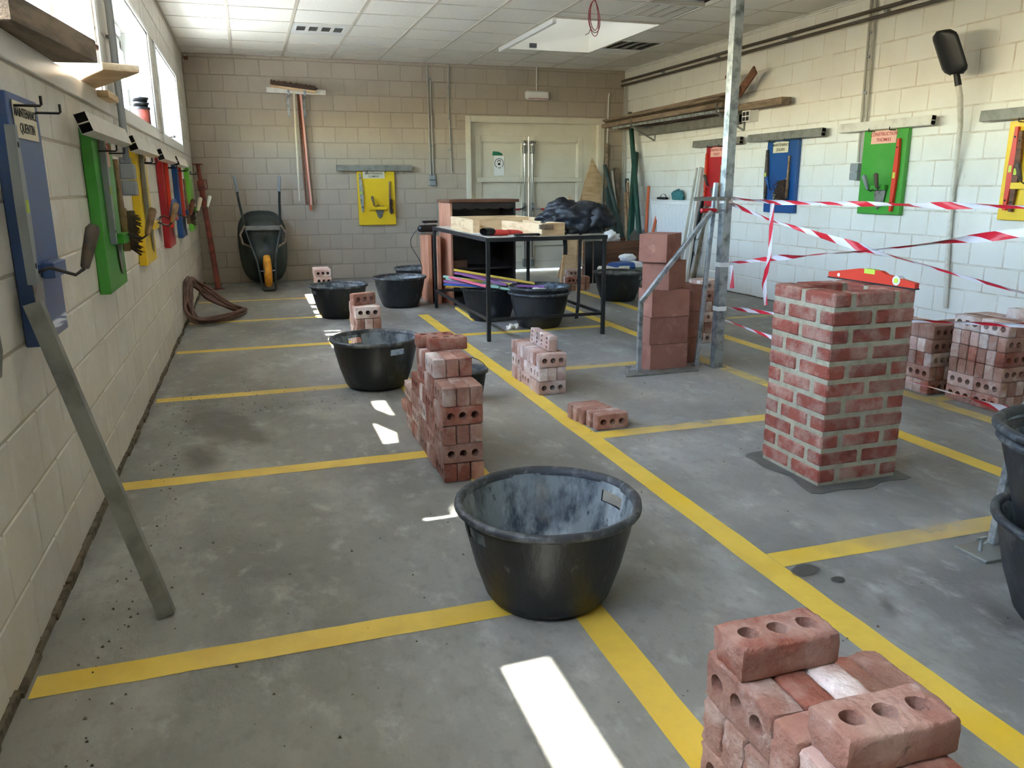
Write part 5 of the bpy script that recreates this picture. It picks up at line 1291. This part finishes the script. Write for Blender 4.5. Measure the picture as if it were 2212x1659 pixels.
mb = MB(); mb.add(vs, [(i*NN+k, i*NN+(k+1) % NN, (i+1)*NN+(k+1) % NN, (i+1)*NN+k) for i in range(len(secs)-1) for k in range(NN)])
o = mb.build('tray', M['barrow'], wb, 'all'); q = o.modifiers.new('solid', 'SOLIDIFY'); q.thickness = .004
for sx in (-1, 1):
    pts = [(sx*.27, .42, 1.31), (sx*.245, .33, 1.05), (sx*.22, .10, .85), (sx*.21, -.04, .72), (sx*.15, -.10, .50), (sx*.105, -.20, .34), (sx*.085, -.36, .15), (sx*.075, -.46, .035)]
    MB().tube(pts, .016, 10).build('tube_frame', M['barrow'], wb, True)
    MB().tube([(sx*.275, .435, 1.345), (sx*.25, .36, 1.16)], [.019, .021], 12).build('grip', M['grey_plastic'], wb, True)
    MB().tube([(sx*.21, -.02, .76), (sx*.275, -.06, .66), (sx*.25, -.07, .55), (sx*.15, -.10, .50)], .014, 10).build('leg', M['wood_old'], wb, True)
MB().tube([(-.075, -.46, .035), (-.06, -.475, .018), (.06, -.475, .018), (.075, -.46, .035)], .016, 10).build('nose_bar', M['barrow'], wb, True)
MB().cbox(-.205, .205, -.06, -.03, .70, .76, .008).build('cross_brace', M['galv_dull'], wb)
wh = MB(); prf = [(.10, -.03), (.155, -.042), (.182, -.034), (.192, -.012), (.192, .012), (.182, .034), (.155, .042), (.10, .03), (.10, -.03)]
o = wh.lathe(prf, 32).build('wheel', M['tyre'], wb, 'all', (.0, -.38, .24), (0, R(90), 0))
MB().lathe([(.0, -.045), (.03, -.045), (.03, -.02), (.1, -.012), (.1, .012), (.03, .02), (.03, .045), (0, .045)], 24).build('wheel_hub', M['grey_plastic'], wb, 'all', (.0, -.38, .24), (0, R(90), 0))
MB().tube([(-.085, -.38, .24), (.085, -.38, .24)], .008, 8).build('axle', M['galv'], wb)
# red steel prop
p_ = thing('steel_prop', 'red oxide adjustable steel prop leaning in far left corner', 'prop', (.20, -.64, 0))
a, b = V((0, 0, .006)), V((-.125, .52, 1.50)); d = (b-a)
mb = MB(); mb.lathe([(0, 0), (.075, 0), (.075, .006), (0, .006)], 4); mb.build('base_plate', M['rust'], p_)
MB().tube([a, a+d*.82], .032, 16).build('outer_tube', M['rust'], p_, True); MB().tube([a+d*.80, b], .024, 16).build('inner_tube', M['rust'], p_, True)
MB().tube([a+d*.79, a+d*.86], [.044, .044], 16).build('collar', M['rust'], p_, True)
MB().cbox(b.x-.06, b.x+.06, b.y-.05, b.y+.045, b.z-.004, b.z+.006, .002).build('head_plate', M['rust'], p_)
mb = MB(); c = a+d*.83; mb.tube([c+V((.0, 0, .07)), c+V((.065, -.02, .06)), c+V((.07, -.02, -.04)), c+V((.0, 0, -.05))], .006, 8); mb.build('handle', M['rust'], p_, True)
# hose
pts = []; rr = random.Random(9); TURNS = 12
for t_ in range(TURNS):
    k = rr.uniform(.72, 1.02); cx = V((.2, -3.12, .11)); jt = lambda a=.03: V((rr.uniform(-a, a), rr.uniform(-a, a)*1.5, rr.uniform(-.3*a, .5*a)))
    T_ = V((.03, -3.02, .40)); Lb = V((.07, -3.44, .02)); Rb = V((.56, -2.93, .02)); lift = V((0, 0, .012*(t_ % 4)))
    for q in (T_, V((.02, -3.30, .27)), V((.025, -3.44, .12)), Lb+V((.03, -.02, 0)), V((.24, -3.42, .018)), V((.42, -3.22, .018)), Rb, V((.42, -2.98, .10)), V((.22, -2.98, .24)), V((.09, -2.98, .36))):
        pts.append(cx+(q-cx)*k+jt(.028)+lift)
def smooth(P_, k=6):
    n = len(P_); o = []
    for i in range(n-1):
        p0, p1, p2, p3 = P_[max(i-1, 0)], P_[i], P_[i+1], P_[min(i+2, n-1)]
        for j_ in range(k):
            t_ = j_/k; q = .5*((2*p1)+(-p0+p2)*t_+(2*p0-5*p1+4*p2-p3)*t_**2+(-p0+3*p1-3*p2+p3)*t_**3)
            o.append(V((max(q.x, .02), q.y, max(q.z, .0135))))
    return o
mb = MB(); mb.tube([p-V((.2, -3.1, 0)) for p in smooth(pts)], .0125, 8)
tag(mb.build('garden_hose', M['hose'], None, 'all', (.2, -3.1, 0)), 'coiled brown hose heaped against foot of left wall', 'hose')
# brooms on the back wall
st_b = thing('straightedge', 'pale bar with black ends on brackets under the brooms', 'straightedge', (1.32, 0, 2.385), (0, R(1.2), 0))
MB().hollow((-.36, -.16, 0), (.36, -.16, 0), .045, .06, .002, 0, (0, 0, 1), 1).build('profile', [M['alu_white'], M['dark_in']], st_b)
for k, x in enumerate((1.22, 1.42)):
    t = thing('shelf_bracket', 'galvanised angle bracket under the brooms, %s one' % ('left', 'right')[k], 'bracket', (x, 0, 2.34))
    mb = MB(); mb.cbox(-.015, .015, -.008, -.003, -.26, 0, .002); mb.cbox(-.015, .015, -.2, -.003, -.006, -.0, .002); mb.cbox(-.015, .015, -.204, -.198, -.004, .06, .002); mb.build('bracket_arm', M['galv'], t)
def broom(x0, y, z0, dx, L_, head, hm, label, rot=0):
    t = thing('broom', label, 'broom', (x0, y, z0))
    MB().tube([(0, 0, .0), (dx, .01, -L_)], .0135, 10).build('broom_handle', M[hm], t, True)
    if head:
        a, b, zh, dz = head; mb = MB(); mb.bar((a, 0, zh), (b, 0, zh-dz), .05, .035, b=.008); mb.build('broom_head', M['wood_x'], t)
        mb = MB(); r2_ = random.Random(3)
        mb.bar((a+.004, 0, zh+.035), (b-.004, 0, zh-dz+.035), .055, .055, b=.012)
        for i in range(110):
            f = r2_.random(); mb.tube([(a+(b-a)*f, r2_.uniform(-.02, .02), zh+.03-dz*f), (a+(b-a)*f+r2_.uniform(-.012, .012), r2_.uniform(-.04, .04), zh+.075-dz*f)], [.005, .0025], 4)
        mb.build('bristles', M['bristle'], t)['kind'] = 'stuff'
    return t
broom(1.29, -.175, 2.42, -.02, 1.38, (-.28, .28, .02, .06), 'card', 'wide brown bristled broom lying head up on brackets')
broom(1.34, -.10, 2.36, .02, 1.37, None, 'wood_brown', 'brown broom handle hanging behind the pale one')
broom(1.375, -.12, 2.36, .045, 1.37, (-.13, .22, .03, .03), 'card_pink', 'pale pinkish broom slanting right under the brackets')
broom(1.36, -.07, 2.34, .055, 1.42, None, 'orange_wood', 'reddish brown broom handle hanging lowest')
# small bracket in the far left corner
t = thing('corner_bracket', 'small brown piece on white bracket at far left ceiling corner', 'bracket', (.03, -.06, 2.77))
MB().cbox(-.0, .05, -.03, .02, -.05, -.01, .004).build('brown_block', M['wood_brown'], t); MB().tube([(-.01, 0, -.07), (.02, -.01, .01), (.03, 0, -.05)], .005, 6).build('wire_hook', M['pvc'], t, True)

# ------------------------------------------------------------------ left foreground: leaning bar, edge tool, sill planks and pots
t = thing('leaning_bar', 'long grey aluminium bar leaning from floor to left wall', 'straightedge', (.32, -8.70, .003))
MB().hollow((0, 0, 0), (-.27, .20, .905), .045, .045, .0025, 0, (1, 0, .0), 1).build('profile', [M['galv_dull'], M['dark_in']], t)
t = thing('shovel', 'grey steel shovel blade on left wall at the picture edge', 'shovel', (.012, -8.86, .76))
mb = MB(); mb.prism([(-.08, .30), (-.13, .26), (-.14, .06), (-.10, .0), (.10, .0), (.14, .06), (.13, .26), (.08, .30)], 0, .006, plane='yz'); mb.build('shovel_blade', M['galv_dull'], t)
MB().tube([(.012, 0, .26), (.014, 0, 1.2)], .017, 10).build('shovel_handle', M['handle_wood'], t, True)
plank('sill_plank', 'thick grey brown beam resting on the nearest window sill', 'plank', (-.03, -8.30, 1.716), (.06, -7.50, 1.716), .18, .08, 'wood_old')
plank('sill_plank', 'thin brown board lying across the beam on nearest sill', 'plank', (-.06, -8.25, 1.772), (.06, -7.15, 1.79), .10, .022, 'wood_brown', (.2, 0, 1))
plank('sill_plank', 'pale pine plank sticking out of the nearest window', 'plank', (-.08, -6.62, 1.69), (.20, -7.30, 1.69), .14, .03, 'wood_x')
plank('sill_plank', 'short pine offcut below the pale plank at window corner', 'offcut', (.045, -6.75, 1.645), (.045, -6.45, 1.645), .05, .03, 'wood_x')
for k in range(5):
    t = thing('plant_tray', 'black stacked pot on middle window sill, %s' % ('lowest', 'second', 'third', 'fourth', 'topmost')[k], 'pot', (-.075, -4.17, WZ0+.0125+k*.036), 0, 'stacked black pots on the sill')
    MB().lathe([(0, 0), (.045, 0), (.056, .05), (.062, .05), (.062, .062), (.054, .062), (.044, .004), (0, .004)], 20).build('pot', M['black_plastic'], t, 'all')
t = thing('paint_tin', 'dark red tin with black lid on the middle sill', 'tin', (-.055, -4.38, WZ0+.0125))
MB().lathe([(0, 0), (.062, 0), (.062, .10), (0, .10)], 24).build('tin_body', M['rust'], t, True); MB().lathe([(0, .1), (.066, .1), (.066, .118), (0, .118)], 24).build('tin_lid', M['black_plastic'], t, True)
t = thing('paper_cup', 'brown cup standing on the farthest window sill', 'cup', (-.06, -3.12, WZ0+.0125))
MB().lathe([(0, 0), (.038, 0), (.045, .17), (.041, .17), (.036, .004), (0, .004)], 20).build('cup_body', M['handle_wood'], t, 'all')
t = thing('sill_tool', 'small white handled tool lying on the farthest window sill', 'tool', (-.02, -2.75, WZ0+.0125))
MB().cbox(-.015, .06, -.10, .10, 0, .02, .004).build('handle', M['white'], t); MB().tube([(.0, .1, .01), (.0, .16, .012)], .006, 8).build('tool_tip', M['galv'], t)
# red cable hanging from the ceiling
t = thing('hanging_cable', 'looped red cable hanging from the ceiling', 'cable', (3.70, -4.0, H))
for k, (w_, d_, ph) in enumerate(((.055, .30, 0), (.065, .27, .3), (.05, .25, -.3))):
    pts = [(w_*math.sin(2*math.pi*i/28)*(.55+.45*math.sin(math.pi*i/28)), .02*math.sin(ph+i*.3), -d_*(1-math.cos(2*math.pi*i/28))/2) for i in range(29)]
    MB().tube(pts, .0035, 6).build('cable_loop', M['red_cable'], t, True)
MB().tube([(-.03, 0, -.22), (-.05, 0, -.27), (-.085, 0, -.29)], .003, 6).build('cable_end', M['black_plastic'], t)
# crumbs of mortar and grit on the floor
mb = MB(); rr = random.Random(21)
spots = [(.35, -6.1, .5, .3, 90), (.9, -6.45, .5, .15, 80), (.2, -8.0, .12, 2.0, 110), (1.0, -9.3, 1.0, 1.6, 70), (2.8, -7.6, .7, 1.3, 60), (2.9, -9.6, .6, .6, 30), (3.4, -6.3, .35, .12, 60), (1.6, -5.0, 1.3, 1.4, 60)]
for (cx, cy, rx, ry, n_) in spots:
    for i in range(n_):
        x, y = cx+rr.gauss(0, .5)*rx, cy+rr.gauss(0, .5)*ry; q = rr.uniform(.0015, .0055)
        if x < .02: continue
        mb.add([(x-q, y-q*.6, .0005), (x+q, y-q, .0005), (x+q*.5, y+q, .0005), (x, y, q*1.1+.0005)], [(0, 1, 3), (1, 2, 3), (2, 0, 3), (0, 2, 1)])
tag(mb.build('floor_grit', M['dirt']), 'scattered mortar crumbs and grit on the floor', 'grit', kind='stuff')
